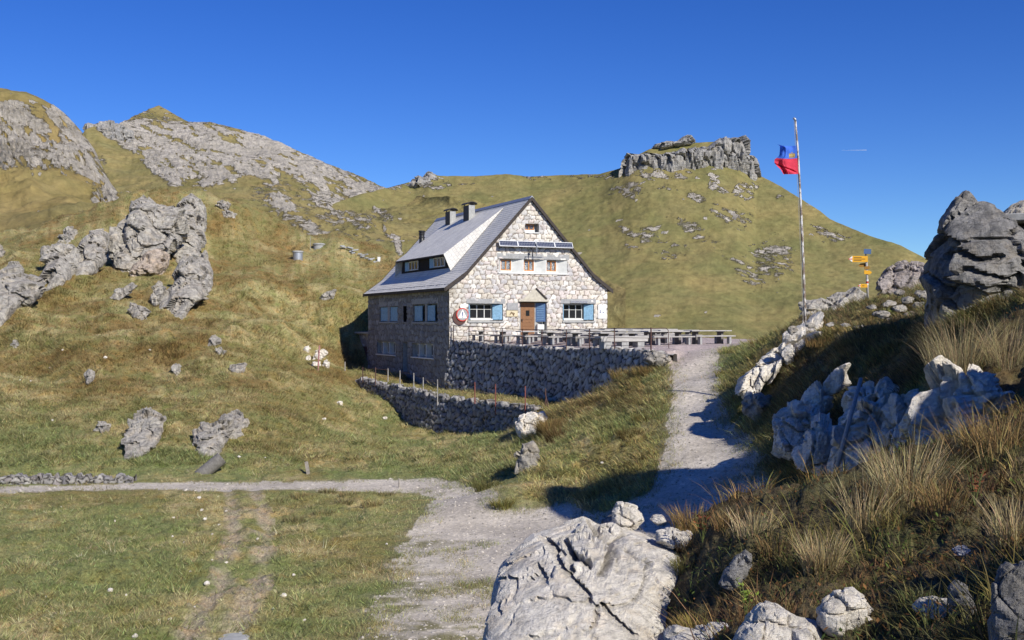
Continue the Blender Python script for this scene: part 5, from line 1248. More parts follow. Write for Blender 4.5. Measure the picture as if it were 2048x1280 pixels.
# right bank: sunlit slab, shaded rocks, pinnacle
BG = 'limestone rocks on the bank right of the path'
outcrop([(1478,790),(1490,752),(1520,720),(1560,682),(1600,655),(1632,632),(1655,638),(1642,668),(1605,708),(1562,735),(1525,772),(1500,805)], 'long sunlit slanting slab rising to the foot of the flagpole', 1.6, 1.5, d=41.5, group=BG, vox=.05, amp=(.14,.34,.05), cell=.75, seed=70, planes=8, stretch=(1.3,1,.7), mat=M['rock_white'])
outcrop([(1490,822),(1492,795),(1515,782),(1535,790),(1545,810),(1520,835)], 'low rock at the lower end of the sunlit slab beside the path', 1.4, .5, d=40.2, group=BG, vox=.06, amp=(.08,.14,.03), cell=.6, seed=71, yaw=-35)
for i, (pl, lab, th, d, yw) in enumerate([
    ([(1600,835),(1615,800),(1650,760),(1670,738),(1690,738),(1684,775),(1658,802),(1642,832),(1615,848)], 'narrow shaded rock rib rising left of the leaning pole top', 1.6, 33.6, -30),
    ([(1546,890),(1550,838),(1575,820),(1608,816),(1642,835),(1640,872),(1622,902),(1588,908)], 'shaded block at the left end of the bank rocks beside the path', 1.8, 32.4, -30),
    ([(1604,925),(1610,872),(1640,853),(1670,863),(1684,895),(1674,928),(1640,940)], 'rounded shaded boulder at the bank foot left of the leaning pole', 1.8, 30.6, -25),
    ([(1664,938),(1678,875),(1700,828),(1732,798),(1762,803),(1774,850),(1768,905),(1740,934),(1700,944)], 'broad shaded rock face right behind the leaning pole', 2.0, 29.2, -30),
    ([(1752,935),(1762,840),(1790,792),(1832,797),(1852,840),(1846,905),(1800,932)], 'shaded rock face right of the leaning pole', 2.0, 28.4, -35),
    ([(1690,832),(1700,788),(1740,766),(1795,780),(1775,815),(1730,822)], 'flat shaded ledge above the leaning pole', 1.6, 31.2, -20),
    ([(1832,935),(1838,850),(1850,790),(1884,746),(1918,742),(1926,800),(1908,872),(1882,930)], 'ribbed shaded rock face under the tallest straw tussock', 1.3, 19.9, -60),
    ([(1898,905),(1912,820),(1928,745),(1966,762),(1990,805),(1988,852),(1962,895)], 'jutting shaded rock under the right straw tussocks', 1.2, 19.3, -55)]):
    outcrop(pl, lab, th, .35 * th, d=d, group=BG, vox=.045, amp=(.14,.32,.045), cell=.6, seed=72 + i * 3, yaw=yw, fmin=.25, mat=M['rock_white'], sink=16, stretch=(1.2,1,.7))
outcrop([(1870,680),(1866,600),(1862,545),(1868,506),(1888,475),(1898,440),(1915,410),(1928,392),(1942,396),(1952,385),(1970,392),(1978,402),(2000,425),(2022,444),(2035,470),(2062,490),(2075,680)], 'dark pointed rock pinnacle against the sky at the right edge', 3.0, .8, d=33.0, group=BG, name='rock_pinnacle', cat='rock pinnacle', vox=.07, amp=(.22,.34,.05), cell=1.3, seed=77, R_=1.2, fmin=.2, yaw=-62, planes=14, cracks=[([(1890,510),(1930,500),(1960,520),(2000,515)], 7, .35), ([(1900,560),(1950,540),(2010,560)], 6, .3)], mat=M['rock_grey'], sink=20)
wm = np.array([P(2030,640,35.5),P(2060,640,34.5),P(2120,640,33.5),P(2200,640,33)]); wm[:, 2] = np.array([3.05,3.05,3.05,3.05])
wall_strip('stone_wall', [tuple(p) for p in wm], [-.8,-.8,-.8,-.8], .6, (.5,.36), 41, PAL_D, 'rough stone wall beside the pinnacle at the right edge', 'stone wall', step=.06)
sb = MB().box((wm[1] + wm[2]) / 2 + np.array([.2, .35, .16]), (3.6, 1.6, .22), (0, 0, -.5)).build('wall_slab', M['concrete'], bevel=.02); tag(sb, 'flat grey slab on top of the stone wall at the right edge', 'slab')
RR = np.random.default_rng(5)
RUB = [(1742,652,22,10),(1768,655,40,14),(1790,640,36,14),(1765,630,30,12),(1800,618,26,14),(1822,632,30,16),(1838,610,24,14),(1815,600,22,12),(1850,590,24,16),(1858,625,24,18),(1780,608,24,10),(1840,585,18,10),(1862,565,18,14),(1800,585,20,9),(1745,615,20,8),(1720,655,24,8),(1690,650,22,9),(1660,648,18,8),(1870,650,26,14),(1835,655,28,12),(1800,662,26,10),(1620,650,22,10),(1585,660,20,14)]
where = ['beside the signpost foot', 'left of the pinnacle', 'on the crest between signpost and pinnacle', 'on the bank top near the flagpole']
def lab_stone(u, v, w, h): return 'grey shaded stone in the rubble left of the pinnacle, %s' % ('lowest row' if v > 640 else 'middle rows' if v > 605 else 'top rows')
for i, (u, v, w, h) in enumerate(RUB):
    an = np.linspace(0, 2 * math.pi, 8, endpoint=False); r = RR.uniform(.8, 1.15, 8)
    pl = [(u + math.cos(a) * w * .55 * k, v - math.sin(a) * h * .6 * k) for a, k in zip(an, r)]
    rock('boulder', pl, 44 - (v - 560) * .04, 44.3 - (v - 560) * .04, w / F * 44 * .9, M['rock'], ('pale stone on the bank top right of the flagpole' if u < 1700 else lab_stone(u, v, w, h)), 'boulder', 'rubble stones on the bank top', vox=.05, amp=(.05,.07,.015), cell=.4, seed=100 + i)
# butte and cliffs on the far mountain
rock('rock_butte', [(1240,372),(1246,325),(1254,309),(1275,311),(1300,309),(1322,312),(1345,305),(1362,297),(1372,303),(1395,296),(1408,300),(1425,286),(1440,277),(1458,279),(1472,277),(1484,288),(1490,308),(1500,318),(1508,346),(1514,372)], 459, 461, 20, M['rock_far'], 'castle like grey rock butte crowning the mountain behind the hut', 'rock butte', vox=.55, R_=4, fmin=.6, amp=(.9,1.8,.4), cell=6, seed=80, stretch=(1.5,1,.45))
rock('rock_crag', [(1302,297),(1310,289),(1335,284),(1352,284),(1365,274),(1378,273),(1388,284),(1380,291),(1350,294),(1325,300)], 470, 471, 14, M['rock_far'], 'small grey crag on the grassy top behind the butte', 'crag', vox=.5, R_=4, amp=(.9,1.2,.3), cell=5, seed=81)
rock('rock_crag', [(795,378),(820,366),(830,354),(848,352),(855,343),(870,350),(888,358),(895,372),(870,380),(830,382)], 478, 480, 14, M['rock_far'], 'jagged grey crag on the saddle left of the hut roof', 'crag', vox=.5, R_=4, amp=(1.0,1.5,.4), cell=5, seed=82)
rock('rock_cliff', [(1755,580),(1762,555),(1775,535),(1800,528),(1840,527),(1875,530),(1890,560),(1885,590),(1830,600),(1790,598)], 300, 312, 14, M['rock_far'], 'brownish cliff band below the right flank of the mountain', 'cliff', vox=.4, R_=4, amp=(1.0,1.4,.3), cell=5, seed=83, stretch=(1.3,1,.6), tone=lambda p: np.array([1.05,.95,.92]))
rock('rock_cliff', [(1598,650),(1605,605),(1630,595),(1665,600),(1700,590),(1735,600),(1745,640),(1740,660)], 130, 134, 7, M['rock'], 'low shadowed cliff behind the flagpole and signpost', 'cliff', vox=.22, R_=2, amp=(.5,.8,.15), cell=2.4, seed=84)
rock('rock_crag', [(170,262),(176,250),(200,247),(232,250),(262,262),(270,285),(262,310),(248,322),(232,318),(215,290),(195,272)], 575, 582, 16, M['rock_far'], 'dark grey crag left of the pointed summit', 'crag', vox=.6, R_=6, amp=(1.6,2.2,.5), cell=7, seed=85, stretch=(1.4,1,.6))
# foreground limestone
CR = [([(1090,1078),(1102,1088),(1112,1120),(1135,1152)], 7, .16), ([(1128,1080),(1136,1100),(1150,1112),(1182,1132)], 7, .15), ([(1140,1100),(1141,1130),(1140,1155),(1158,1172),(1178,1192),(1180,1208)], 7, .15), ([(1182,1045),(1200,1068),(1222,1085),(1222,1108),(1205,1150)], 8, .17), ([(1255,1062),(1228,1080),(1218,1100)], 5, .12),
      ([(995,1158),(1030,1160),(1050,1164),(1078,1152)], 4, .09), ([(1030,1160),(1024,1186)], 5, .1), ([(1205,1210),(1215,1225),(1235,1245),(1268,1272)], 6, .14), ([(1195,1215),(1192,1250),(1182,1262)], 5, .1), ([(1260,1098),(1275,1115),(1300,1128)], 4, .09), ([(990,1215),(1000,1225)], 5, .1), ([(1075,1140),(1082,1162)], 9, .1), ([(1112,1098),(1128,1108)], 5, .1), ([(1235,1100),(1234,1125)], 4, .08), ([(1300,1128),(1290,1180),(1260,1215),(1205,1215)], 4, .06)]
rock('boulder', [(960,1330),(975,1270),(980,1215),(988,1180),(1000,1145),(1020,1122),(1060,1090),(1090,1074),(1130,1060),(1170,1042),(1200,1060),(1225,1075),(1250,1062),(1290,1075),(1330,1092),(1352,1112),(1345,1150),(1325,1190),(1330,1230),(1300,1290),(1290,1330)], 10.2, 12.2, 2.6, M['rock_white'], 'huge cracked white limestone block in the foreground above the gravel road', 'boulder', vox=.022, R_=.55, amp=(.05,.045,.014), cell=.42, seed=90, cracks=CR, facet=.45, fmin=.45)
FG = [([(1208,1062),(1205,1042),(1225,1028),(1250,1030),(1262,1045),(1240,1060)], 12.6, 'dark rimmed stone wedged behind the cracked white block', 'rock'),
      ([(1222,1050),(1222,1022),(1235,1006),(1255,1008),(1278,1020),(1285,1040),(1270,1058),(1245,1052)], 12.4, 'pointed white stone on top of the cracked block', 'rock_white'),
      ([(1195,1078),(1200,1048),(1225,1045),(1244,1056),(1235,1078),(1215,1088)], 12.1, 'small pinkish stone set in the top of the cracked block', 'rock_white'),
      ([(1310,1082),(1312,1062),(1340,1056),(1375,1062),(1400,1085),(1402,1108),(1360,1098),(1330,1090)], 11.6, 'flat white stone right of the cracked block among dry grass', 'rock_white'),
      ([(1298,1040),(1305,1030),(1325,1030),(1332,1042),(1315,1050)], 12.4, 'small white stone among orange grass behind the cracked block', 'rock_white'),
      ([(1262,1300),(1270,1275),(1300,1262),(1330,1262),(1345,1275),(1340,1300)], 8.3, 'grey white stone at the bottom edge left of the bottom row', 'rock_white'),
      ([(1330,1310),(1335,1275),(1365,1258),(1400,1262),(1420,1246),(1450,1250),(1475,1262),(1480,1310)], 7.9, 'long low white stone in the middle of the bottom row', 'rock_white'),
      ([(1465,1320),(1475,1262),(1500,1230),(1520,1206),(1560,1212),(1590,1228),(1632,1244),(1645,1275),(1650,1320)], 7.4, 'large grey white boulder in the bottom row below the yellow grass', 'rock_white'),
      ([(1635,1255),(1632,1225),(1645,1200),(1670,1184),(1710,1178),(1735,1195),(1742,1222),(1735,1250),(1705,1272),(1660,1268)], 8.0, 'rounded white boulder with pitted face right of the bottom row', 'rock_white'),
      ([(1832,1220),(1840,1202),(1870,1194),(1900,1202),(1912,1225),(1890,1240),(1850,1238)], 7.6, 'cream stone half in shadow at the lower right', 'rock_white'),
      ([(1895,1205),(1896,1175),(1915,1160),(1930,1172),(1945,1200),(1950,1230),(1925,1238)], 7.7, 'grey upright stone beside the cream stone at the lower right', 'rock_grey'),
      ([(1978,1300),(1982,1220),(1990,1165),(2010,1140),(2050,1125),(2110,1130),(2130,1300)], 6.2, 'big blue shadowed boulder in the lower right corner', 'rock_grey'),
      ([(1438,1170),(1450,1142),(1470,1115),(1492,1100),(1505,1110),(1490,1150),(1465,1180)], 10.0, 'slanting grey rock between the dry grass right of the cracked block', 'rock_grey'),
      ([(1905,1110),(1908,1098),(1930,1094),(1948,1104),(1940,1114)], 8.6, 'small white stone in the grass at the right', 'rock_white'),
      ([(1450,1090),(1452,1075),(1475,1072),(1510,1080),(1515,1095),(1480,1100)], 11.5, 'dark grey rock under the grass edge right of the flat stone', 'rock_grey')]
for i, (pl, d, lab, mt) in enumerate(FG):
    pa = np.array(pl, float)
    if d < 10.5: d = hit(pa[:, 0].mean(), min(pa[:, 1].max() - 6, 1292)).y
    w = np.ptp(pa[:, 0]) / F * d
    rock('boulder', pl, d - .05 * w, d + .25 * w, max(.25, w * .95), M[mt], lab, 'boulder', vox=max(.012, w / 60), amp=(.05 * w, .075 * w, .018 * w), cell=.34 * w + .05, seed=120 + i, facet=.6)
# small stones in the meadow
SM = [(346,1035,6),(404,1020,8),(410,1038,9),(372,980,7),(398,995,8),(345,1073,6),(438,1050,6),(425,1068,7),(452,1022,7),(368,1084,4),(424,1120,8),(453,1125,8),(380,1143,6),(414,1166,10),(220,1180,9),(92,1194,7),(252,1190,6),(340,1238,9),(318,1240,5),(270,1273,16),(388,1213,5),(566,1192,12),(588,1150,9),(608,1240,8),(515,1078,5),(230,1042,5),(70,1054,4),(122,1013,4),(772,1088,6),(640,1232,5),(545,1218,6),(478,914,7),(680,806,14),(648,838,8),(770,836,10),(530,915,5),(100,735,5),(125,700,5),(210,715,8),(62,762,5),(105,840,6),(40,760,4),(300,700,5),(1490,830,6),(1140,842,6),(1205,925,6),(1230,800,6)]
pos = lambda u, v: ('near the left edge' if u < 150 else 'left of the footpath' if u < 440 else 'beside the footpath' if u < 640 else 'below the dry stone wall' if u < 900 else 'on the grassy nose by the path')
cnt = {}
for i, (u, v, w) in enumerate(SM):
    an = np.linspace(0, 2 * math.pi, 7, endpoint=False); r = RR.uniform(.7, 1.2, 7); tlt = RR.uniform(.2, .6)
    pl = [(u + math.cos(a) * w * .5 * k + math.sin(a) * w * .25 * tlt, v - math.sin(a) * w * .36 * k) for a, k in zip(an, r)]
    g = hit(u, v + w * .2)
    rock('stone', pl, g.y, g.y + .05, w / F * g.y, M['rock_white'], 'small pale stone lying in the grass ' + ('on the left slope' if v < 930 and u < 440 else pos(u, v)), 'stone', 'small pale stones scattered in the grass', vox=max(.02, w / F * g.y / 14), amp=(.02,.03,.008), cell=.2, seed=200 + i)

def loose(name, N, src, lo, hi, sel, label, seed, col):
    """small angular stones lying on the ground, one object"""
    rg = np.random.default_rng(seed); _, V, Fc = GROUND[src]; c = V[Fc].mean(1); ok = sel(c[:, 0], c[:, 1]); f = Fc[ok]; A = V[f]
    w = np.linalg.norm(np.cross(A[:, 1] - A[:, 0], A[:, 3] - A[:, 0]), axis=1) / np.maximum(A[:, 0, 1], 18) ** 1.3; i = rg.choice(len(f), N, p=w / w.sum()); a, b = rg.uniform(0, 1, (2, N)); Q = A[i]
    p = Q[:, 0] * ((1 - a) * (1 - b))[:, None] + Q[:, 1] * (a * (1 - b))[:, None] + Q[:, 2] * (a * b)[:, None] + Q[:, 3] * ((1 - a) * b)[:, None]
    base = np.array([(1,0,0),(-1,0,0),(0,1,0),(0,-1,0),(0,0,1),(0,0,-1)], float); tri = np.array([(0,2,4),(2,1,4),(1,3,4),(3,0,4),(2,0,5),(1,2,5),(3,1,5),(0,3,5)])
    sz = lo * (hi / lo) ** (rg.uniform(0, 1, N) ** 2.5); th = rg.uniform(0, 6.28, N)
    B = base[None] * rg.uniform(.6, 1.4, (N, 6, 1)) * sz[:, None, None] * np.array([1, .75, .5]); ct, st_ = np.cos(th)[:, None], np.sin(th)[:, None]
    W = np.stack([B[..., 0] * ct - B[..., 1] * st_, B[..., 0] * st_ + B[..., 1] * ct, B[..., 2]], -1) + p[:, None]
    cc = np.array(col)[None] * rg.uniform(.55, 1.35, N)[:, None]
    o = np_mesh(name, W.reshape(-1, 3), [(tri[None] + 6 * np.arange(N)[:, None, None]).reshape(-1, 3)], M['stone'], None, False, {'Col': np.repeat(np.clip(cc, 0, .8), 6, 0)})
    return tag(o, label, 'loose stones', kind='stuff')
loose('loose_gravel', 13000, 'gravel_road', .018, .085, lambda x, y: (y > 18) & (y < 64), 'loose stones lying on the gravel road and path', 61, (.40, .365, .315))
loose('terrace_gravel', 3000, 'terrace', .02, .07, lambda x, y: y < 90, 'loose pinkish stones on the terrace', 62, (.40, .34, .31))
# ------------------------------------------------------------------ grass: real blades, denser where they are near
def blade_mesh(name, pos, h, w, az, lean, col, segs, tipmul=1.15, parent=None, droop=1.6, fz=None):
    """pos (N,3) roots, h height, w width, az lean direction, lean fraction of height"""
    n = len(pos); fa = RNG.uniform(0, 2 * math.pi, n)
    sx, sy = np.cos(fa) * w / 2, np.sin(fa) * w / 2; lx, ly = np.cos(az), np.sin(az)
    rows = []; cols = []
    for k in range(segs + 1):
        t = k / segs; off = h * lean * t ** droop; up = h * (t - .32 * lean * lean * t ** 2)
        c = np.stack([pos[:, 0] + lx * off, pos[:, 1] + ly * off, pos[:, 2] + up - .02 * (k == 0)], -1)
        wk = 1 - .55 * t ** 1.5
        cc = col * lerp(1.0, tipmul, t)
        if k < segs:
            rows += [c - np.stack([sx * wk, sy * wk, 0 * sx], -1), c + np.stack([sx * wk, sy * wk, 0 * sx], -1)]; cols += [cc, cc]
        else: rows.append(c); cols.append(cc)
    m = len(rows); V = np.stack(rows, 1).reshape(-1, 3); Cc = np.stack(cols, 1).reshape(-1, 3); b = (np.arange(n) * m)[:, None]
    fs = []
    for k in range(segs - 1): fs.append(b + np.array([2*k, 2*k+1, 2*k+3, 2*k+2]))
    tri = b + np.array([2*segs-2, 2*segs-1, 2*segs])
    faces = ([np.concatenate(fs)] if fs else []) + [tri]
    return np_mesh(name, V, faces, M['blade'], parent, False, {'Col': Cc})
def sample_ground(N, sel, seed, src='hillside'):
    """points on the turf, as many as the area takes up from the road side"""
    rg = np.random.default_rng(seed); _, V, Fc = GROUND[src]
    c = V[Fc].mean(1); d = c[:, 1]; ok = (d > 3.2) & sel(c[:, 0], c[:, 1], c[:, 2])
    f = Fc[ok]; A = V[f]
    U = CX + F * A[..., 0] / A[..., 1]; W = HV - F * A[..., 2] / A[..., 1]
    ar = .5 * np.abs((U[:, 2] - U[:, 0]) * (W[:, 3] - W[:, 1]) - (U[:, 3] - U[:, 1]) * (W[:, 2] - W[:, 0]))
    inside = (U.mean(1) > -60) & (U.mean(1) < 2120) & (W.mean(1) < 1340)
    wgt = np.where(inside, ar + 1.2, 0.02 * ar); wgt /= wgt.sum()
    i = rg.choice(len(f), N, p=wgt); a, b = rg.uniform(0, 1, (2, N))
    Q = A[i]; p = (Q[:, 0] * ((1 - a) * (1 - b))[:, None] + Q[:, 1] * (a * (1 - b))[:, None] + Q[:, 2] * (a * b)[:, None] + Q[:, 3] * ((1 - a) * b)[:, None])
    return p
def in_house(p):
    q = p - np.array(H0); X = q @ np.array(EX); Y = q @ np.array(EY)
    return (X > -.15) & (X < HW + .2) & (Y > -.2) & (Y < HL + 3.5)
def tufts(name, N, nb, sel, hgt, wid, rad, lean, seed, segs, colf, label, downhill=.6, thin=None, src='hillside'):
    p = sample_ground(N, sel, seed, src); rg = np.random.default_rng(seed + 1)
    keep = ~in_house(p)
    g, t, terr, _ = ground_masks(p[:, 0], p[:, 1])
    keep &= ~((t < 1.0) & (rg.uniform(0, 1, len(p)) < .80)); keep &= terr < -.1
    if thin is not None: keep &= rg.uniform(0, 1, len(p)) < thin(p)
    p = p[keep]; N = len(p)
    col = colf(p); n1 = np.clip(1 + .9 * fbm(p * .5, 3, .6, seed=seed), .45, 1.7)
    sz = rg.lognormal(0, .28, N) * n1
    e = .4; gx = (zfull(p[:, 0] + e, p[:, 1]) - zfull(p[:, 0] - e, p[:, 1])) / (2 * e); gy = (zfull(p[:, 0], p[:, 1] + e) - zfull(p[:, 0], p[:, 1] - e)) / (2 * e)
    az0 = np.arctan2(-gy, -gx); st = np.clip(np.hypot(gx, gy) * 1.6, 0, 1)
    r = np.repeat(np.arange(N), nb); M_ = len(r)
    an = rg.uniform(0, 2 * math.pi, M_); rr = rg.uniform(0, 1, M_) ** .6 * rad * sz[r]
    q = p[r].copy(); q[:, 0] += np.cos(an) * rr; q[:, 1] += np.sin(an) * rr; q[:, 2] += gx[r] * np.cos(an) * rr + gy[r] * np.sin(an) * rr - .015
    ax = np.cos(an) * (1 - downhill * st[r]) + np.cos(az0[r]) * downhill * st[r] * 1.5; ay = np.sin(an) * (1 - downhill * st[r]) + np.sin(az0[r]) * downhill * st[r] * 1.5
    h = hgt * sz[r] * rg.uniform(.55, 1.25, M_)
    cb = col[r] * np.where(rg.uniform(0, 1, N) < .14, 1.6, rg.uniform(.5, 1.3, N))[r][:, None] * rg.uniform(.62, 1.45, M_)[:, None] * (1 + .16 * (rg.uniform(-1, 1, (M_, 3))))
    dist = np.hypot(q[:, 0], q[:, 1]); w = wid * rg.uniform(.7, 1.3, M_)
    o = blade_mesh(name, q, h, w, np.arctan2(ay, ax), lean * rg.uniform(.5, 1.5, M_), np.clip(cb, .01, .75), segs)
    return tag(o, label, 'grass', kind='stuff')
tc = lambda p: turf_color(p[:, 0], p[:, 1], p[:, 2])
def bright(k, tint=(1, 1, 1)): return lambda p: tc(p) * k * np.array(tint)
isright = lambda x, y: (x > np.where(y < 24, -1.0, .16 * y - .2)) & (y < 62) & ~((y > 34) & (x < 8.0))
tufts('hillside_grass', 52000, 11, lambda x, y, z: (y > 46) & (y < 150) & (z > -6.75) & ~isright(x, y), .21, .032, .20, 1.05, 501, 1, bright(1.1), 'short olive and straw coloured grass over the hillside')
tufts('meadow_grass', 42000, 12, lambda x, y, z: (y > 18) & (y < 58) & (z <= -6.1) & ~isright(x, y), .12, .018, .12, 1.0, 502, 1, bright(1.15), 'mixed green and straw meadow grass below the road')
tufts('bank_grass', 16000, 13, lambda x, y, z: ((y > 30) & (y < 62) & (z > -6.3)) & (isright(x, y) | (x > .5)), .24, .020, .18, 1.1, 503, 2, bright(1.3, (1.02, 1, .95)), 'coarse brownish grass on the banks beside the path')
stclump = lambda p: np.clip(.12 + 2.4 * fbm(p * .35, 3, .6, seed=91), 0, 1)
tufts('meadow_straw', 20000, 14, lambda x, y, z: (y > 18) & (y < 58) & (z <= -5.6) & ~isright(x, y), .15, .016, .14, 1.0, 508, 1, lambda p: np.tile(np.array((.50, .42, .22)), (len(p), 1)), 'patches of pale dry straw in the meadow', .2, stclump)
KN = lambda x, y, z: (y < 27) & (x > -2.5)
strawc = lambda p: mixc(np.tile(np.array((.36, .26, .10)), (len(p), 1)), np.tile(np.array((.20, .17, .05)), (len(p), 1)), np.clip(.45 + 1.6 * fbm(p * .8, 3, .6, seed=77), 0, 1))
brownc = lambda p: mixc(np.tile(np.array((.15, .092, .042)), (len(p), 1)), np.tile(np.array((.10, .105, .040)), (len(p), 1)), np.clip(.32 + 1.6 * fbm(p * 1.1, 3, .6, seed=78), 0, 1))
clump = lambda p: np.clip(.08 + 2.2 * fbm(p * .9, 3, .55, seed=79), .04, 1)
def vergethin(p):
    g, t, terr, _ = ground_masks(p[:, 0], p[:, 1]); return np.clip(1.1 - g * 1.3, 0, 1) * .9 + np.clip(1.9 * fbm(p * .5, 4, .6, seed=35) + .05, 0, 1) * (p[:, 1] < 36) * .6
tufts('verge_grass', 24000, 9, lambda x, y, z: (y > 18) & (y < 62), .10, .016, .10, .8, 507, 1, lambda p: tc(p) * 1.05, 'thin grass creeping over the gravel verge', .3, vergethin, 'gravel_road')
tufts('knoll_grass', 5800, 18, KN, .27, .0065, .09, .75, 504, 3, strawc, 'dry straw coloured grass tussocks on the near knoll', .5, clump)
tufts('knoll_undergrowth', 22000, 14, KN, .13, .008, .12, .95, 505, 2, brownc, 'low brown and green undergrowth on the near knoll', .2)
def leaves():
    p = sample_ground(90000, KN, 506); rg = np.random.default_rng(9); p = p[rg.uniform(0, 1, len(p)) < np.clip(.55 + 1.8 * fbm(p * 1.3, 3, .6, seed=80), .1, 1)]
    n = len(p); L = rg.uniform(.012, .032, n); a = rg.uniform(0, 2 * math.pi, n); tl = rg.uniform(-.5, 1.0, n)
    p = p + np.stack([0 * a, 0 * a, rg.uniform(.01, .16, n)], -1)
    dx = np.stack([np.cos(a) * np.cos(tl), np.sin(a) * np.cos(tl), np.sin(tl)], -1) * L[:, None]; dy = np.stack([-np.sin(a), np.cos(a), 0 * a], -1) * (L * .38)[:, None]
    V = np.stack([p - dx, p + dy, p + dx, p - dy], 1).reshape(-1, 3)
    c = mixc(np.tile(np.array((.20, .10, .035)), (n, 1)), np.tile(np.array((.10, .14, .03)), (n, 1)), (rg.uniform(0, 1, n) < np.clip(.4 + 2 * fbm(p * .9, 2, seed=81), .1, .9)).astype(float)) * rg.uniform(.5, 1.5, n)[:, None]
    o = np_mesh('knoll_leaves', V, [np.arange(4 * n).reshape(-1, 4)], M['blade'], None, False, {'Col': np.repeat(c, 4, 0)}); tag(o, 'small autumn leaves of low herbs on the near knoll', 'herbs', kind='stuff')
leaves()
def tussock(u, v, d, h, n, rad, c, label, group, lean=.55, w=.006, seeds=0):
    g = Vector(P(u, v, d))
    if d < 16: g = hit(u, v); h *= .68
    g.z = min(float(zfull(g.x, g.y)[0]), g.z + .1) if d > 24 else g.z
    rg = np.random.default_rng(int(u * 7 + v)); an = rg.uniform(0, 2 * math.pi, n); rr = rg.uniform(0, 1, n) ** .6 * rad
    q = np.stack([np.cos(an) * rr, np.sin(an) * rr, np.full(n, -.06)], -1)
    cc = np.array(c) * rg.uniform(.55, 1.4, n)[:, None] * (1 + .12 * rg.uniform(-1, 1, (n, 3)))
    hh = h * rg.uniform(.45, 1.1, n)
    o = blade_mesh('grass_tussock', q, hh, w * rg.uniform(.7, 1.3, n), an + rg.normal(0, .5, n), lean * rg.uniform(.3, 1.4, n), np.clip(cc, .01, .8), 4)
    o.location = g
    return tag(o, label, 'grass tuft', group)
ST, OR, GR_ = (.45, .365, .19), (.29, .195, .08), (.22, .20, .07)
TG = 'dry grass tussocks on the near knoll'
for a in [
    (1925, 745, 21.3, 1.25, 460, .42, ST, 'tallest straw tussock standing before the dark pinnacle'), (1880, 740, 22.5, .9, 200, .26, ST, 'straw tussock left of the tallest one before the pinnacle'), (2010, 735, 20.8, 1.1, 300, .3, ST, 'straw tussock right of the tallest one before the pinnacle'),
    (2035, 690, 22, .8, 200, .3, GR_, 'greenish tussock at the right edge below the stone wall'), (1995, 890, 13.8, .7, 260, .3, OR, 'brown tussock at the right edge below the shaded rock face'),
    (1815, 1000, 13.4, 1.0, 460, .26, ST, 'golden tussock with long stalks in the middle of the knoll'), (1775, 1000, 13.6, .5, 200, .22, OR, 'orange tussock left of the golden one in the middle of the knoll'), (1890, 1010, 13, .45, 160, .2, OR, 'orange tussock right of the golden one in the middle of the knoll'),
    (1645, 1135, 10.6, .55, 520, .15, ST, 'dense pale yellow tussock above the large bottom boulder'), (1600, 1130, 10.2, .3, 160, .16, GR_, 'green tussock left of the dense pale yellow one'), (2030, 1080, 8.4, .6, 360, .16, ST, 'straw tussock at the right edge above the shadowed boulder'),
    (1385, 1050, 12.0, .42, 420, .22, OR, 'bushy orange tussock on the rim behind the flat white stone'), (1330, 1048, 12.2, .25, 220, .18, OR, 'small orange tussock between the two white stones on the rim'), (1455, 1045, 12.8, .28, 220, .16, OR, 'orange tussock at the right end of the rim'),
    (1185, 1060, 12.2, .18, 160, .08, OR, 'tiny orange tuft growing at the top of the cracked block'), (1375, 1085, 11.4, .22, 200, .14, OR, 'low orange tuft in front of the bushy orange tussock'), (1372, 1130, 10.8, .25, 220, .15, GR_, 'green and orange tuft right of the cracked block'),
    (1325, 1205, 10.0, .22, 200, .12, GR_, 'greenish tuft at the lower right of the cracked block'), (1390, 1255, 9.2, .30, 320, .14, (.32,.24,.07), 'yellow green tussock behind the bottom row of stones'), (1345, 1180, 10.3, .2, 160, .12, OR, 'small brown tuft beside the cracked block'),
    (1510, 1060, 12.8, .4, 200, .2, ST, 'thin straw tuft at the path edge of the knoll'), (1550, 1095, 11.6, .3, 160, .15, OR, 'short brown tuft below the thin straw tuft'), (1725, 1040, 13.2, .75, 160, .2, ST, 'loose straw stalks left of the middle tussocks'),
    (1700, 1180, 8.9, .22, 160, .12, (.2,.2,.05), 'green tuft above the rounded white boulder'), (1600, 1215, 8.2, .2, 150, .1, (.3,.24,.1), 'short straw tuft between the two large bottom boulders'), (1950, 1180, 7.6, .2, 120, .12, (.14,.15,.04), 'green tuft beside the shadowed boulder at the right')]:
    tussock(*a, TG)
BT = 'brown grass cushions along the path'
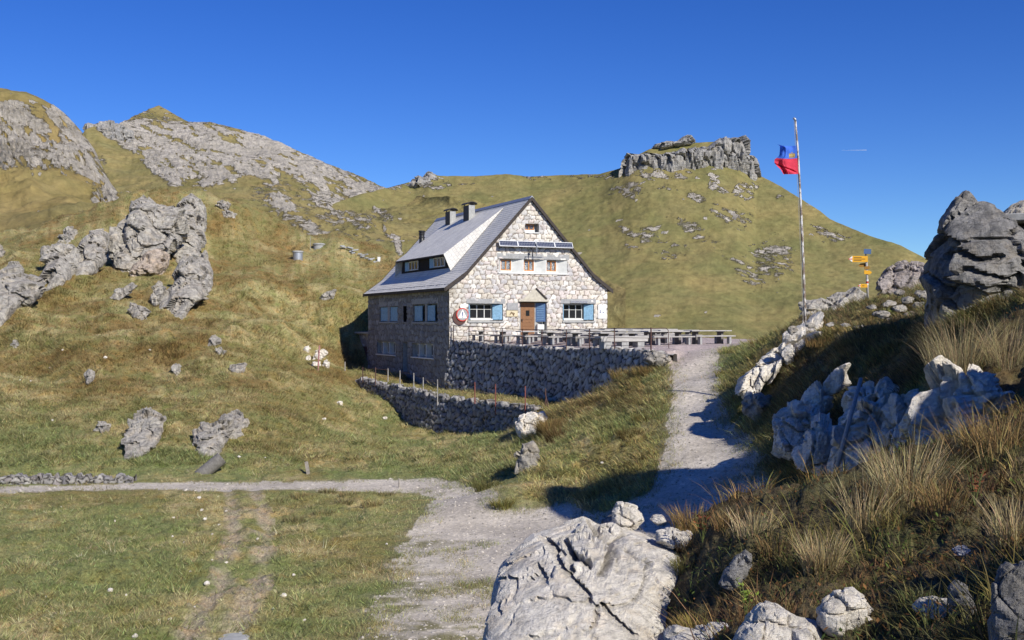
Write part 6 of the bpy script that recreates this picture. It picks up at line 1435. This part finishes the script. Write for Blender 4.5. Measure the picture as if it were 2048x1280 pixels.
for a in [(1480, 720, 54, .6, 420, .75, (.26,.19,.07), 'big cushion of grass where the path meets the terrace at the right'), (1530, 700, 51, .6, 420, .7, (.28,.19,.07), 'grass cushion above the path right of the terrace entrance'), (1460, 760, 49, .5, 400, .6, (.20,.16,.05), 'grass cushion hanging over the path edge at the right'),
          (1590, 672, 44.5, .5, 420, .45, OR, 'orange grass cushion left of the flagpole foot'), (1640, 690, 41, .4, 320, .5, OR, 'orange grass cushion right of the sunlit slab'), (1710, 688, 39, .4, 320, .6, ST, 'straw grass cushion on the sunny bank crest'),
          (1135, 697, 63.6, .55, 240, .38, ST, 'left straw tuft on the terrace wall top'), (1180, 698, 60.6, .4, 220, .35, ST, 'right straw tuft on the terrace wall top'), (1295, 722, 53.2, .5, 260, .4, OR, 'brown tuft at the path end of the terrace wall'),
          (1250, 760, 55, .6, 420, .7, (.26,.19,.07), 'large grass cushion on the bank below the terrace wall end'), (1215, 790, 56, .5, 420, .7, (.16,.14,.045), 'dark green cushion at the foot of the terrace wall end'), (1290, 745, 53.5, .5, 400, .6, (.27,.21,.08), 'straw cushion high on the bank left of the path'),
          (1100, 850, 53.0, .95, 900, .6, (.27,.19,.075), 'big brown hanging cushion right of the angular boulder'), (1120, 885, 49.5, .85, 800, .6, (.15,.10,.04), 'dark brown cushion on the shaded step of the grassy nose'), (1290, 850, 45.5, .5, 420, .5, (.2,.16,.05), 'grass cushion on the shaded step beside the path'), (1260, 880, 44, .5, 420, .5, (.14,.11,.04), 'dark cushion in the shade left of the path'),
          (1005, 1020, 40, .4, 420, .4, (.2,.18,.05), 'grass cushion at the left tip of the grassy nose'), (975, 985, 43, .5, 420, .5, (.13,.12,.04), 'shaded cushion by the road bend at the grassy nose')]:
    tussock(*a, BT, w=.016)
for k, (u, v) in enumerate([(655,985),(700,990),(735,988),(770,990),(600,992),(560,1000),(690,1005),(745,1010),(650,1025),(590,1040)]):
    q = hit(u, v); tussock(u, v, q.y, .24, 240, .42, [(.24,.21,.10),(.30,.25,.11),(.26,.25,.11)][k % 3], 'dark grass clump in the meadow just below the road bend', 'dark grass clumps below the road bend', w=.02)
def leafy(u, v, d, n, label, c):
    g = Vector(P(u, v, d)); o = empty('leafy_plant', g, 0, label, 'plant'); rg = random.Random(u); mb = MB(); lv = MB()
    for k in range(n):
        a = rg.uniform(0, 6.28); h = rg.uniform(.12, .3); t = Vector((math.cos(a) * .08, math.sin(a) * .08, h)); mb.tube([(0, 0, -.05), t * .6 + Vector((0, 0, .02)), t], .003, 5)
        for j in range(5):
            b = t * rg.uniform(.4, 1); q = rg.uniform(0, 6.28); L = rg.uniform(.03, .06); dd = Vector((math.cos(q), math.sin(q), rg.uniform(.1, .8))) * L; s = Vector((-math.sin(q), math.cos(q), 0)) * L * .28
            i = len(lv.v); lv.v += [tuple(b), tuple(b + dd * .5 + s), tuple(b + dd), tuple(b + dd * .5 - s)]; lv.f.append((i, i + 1, i + 2, i + 3))
    mb.build('stem', M['greenstem'], o); lv.build('foliage', c, o)
M['greenstem'] = plain('green_stem', (.12, .14, .04), .8); M['greenleaf'] = plain('yellow_green_leaf', (.24, .32, .04), .6, .2, 20); M['brownleaf'] = plain('rust_brown_leaf', (.22, .07, .025), .8, .3, 20)
leafy(1492, 1225, 8.4, 7, 'yellow green leafy plant above the large bottom boulder', M['greenleaf']); leafy(1405, 1075, 11.2, 12, 'rust brown leafy plant under the bushy orange tussock', M['brownleaf']); leafy(1950, 1000, 9.0, 10, 'rust brown plant on the right slope of the knoll', M['brownleaf'])
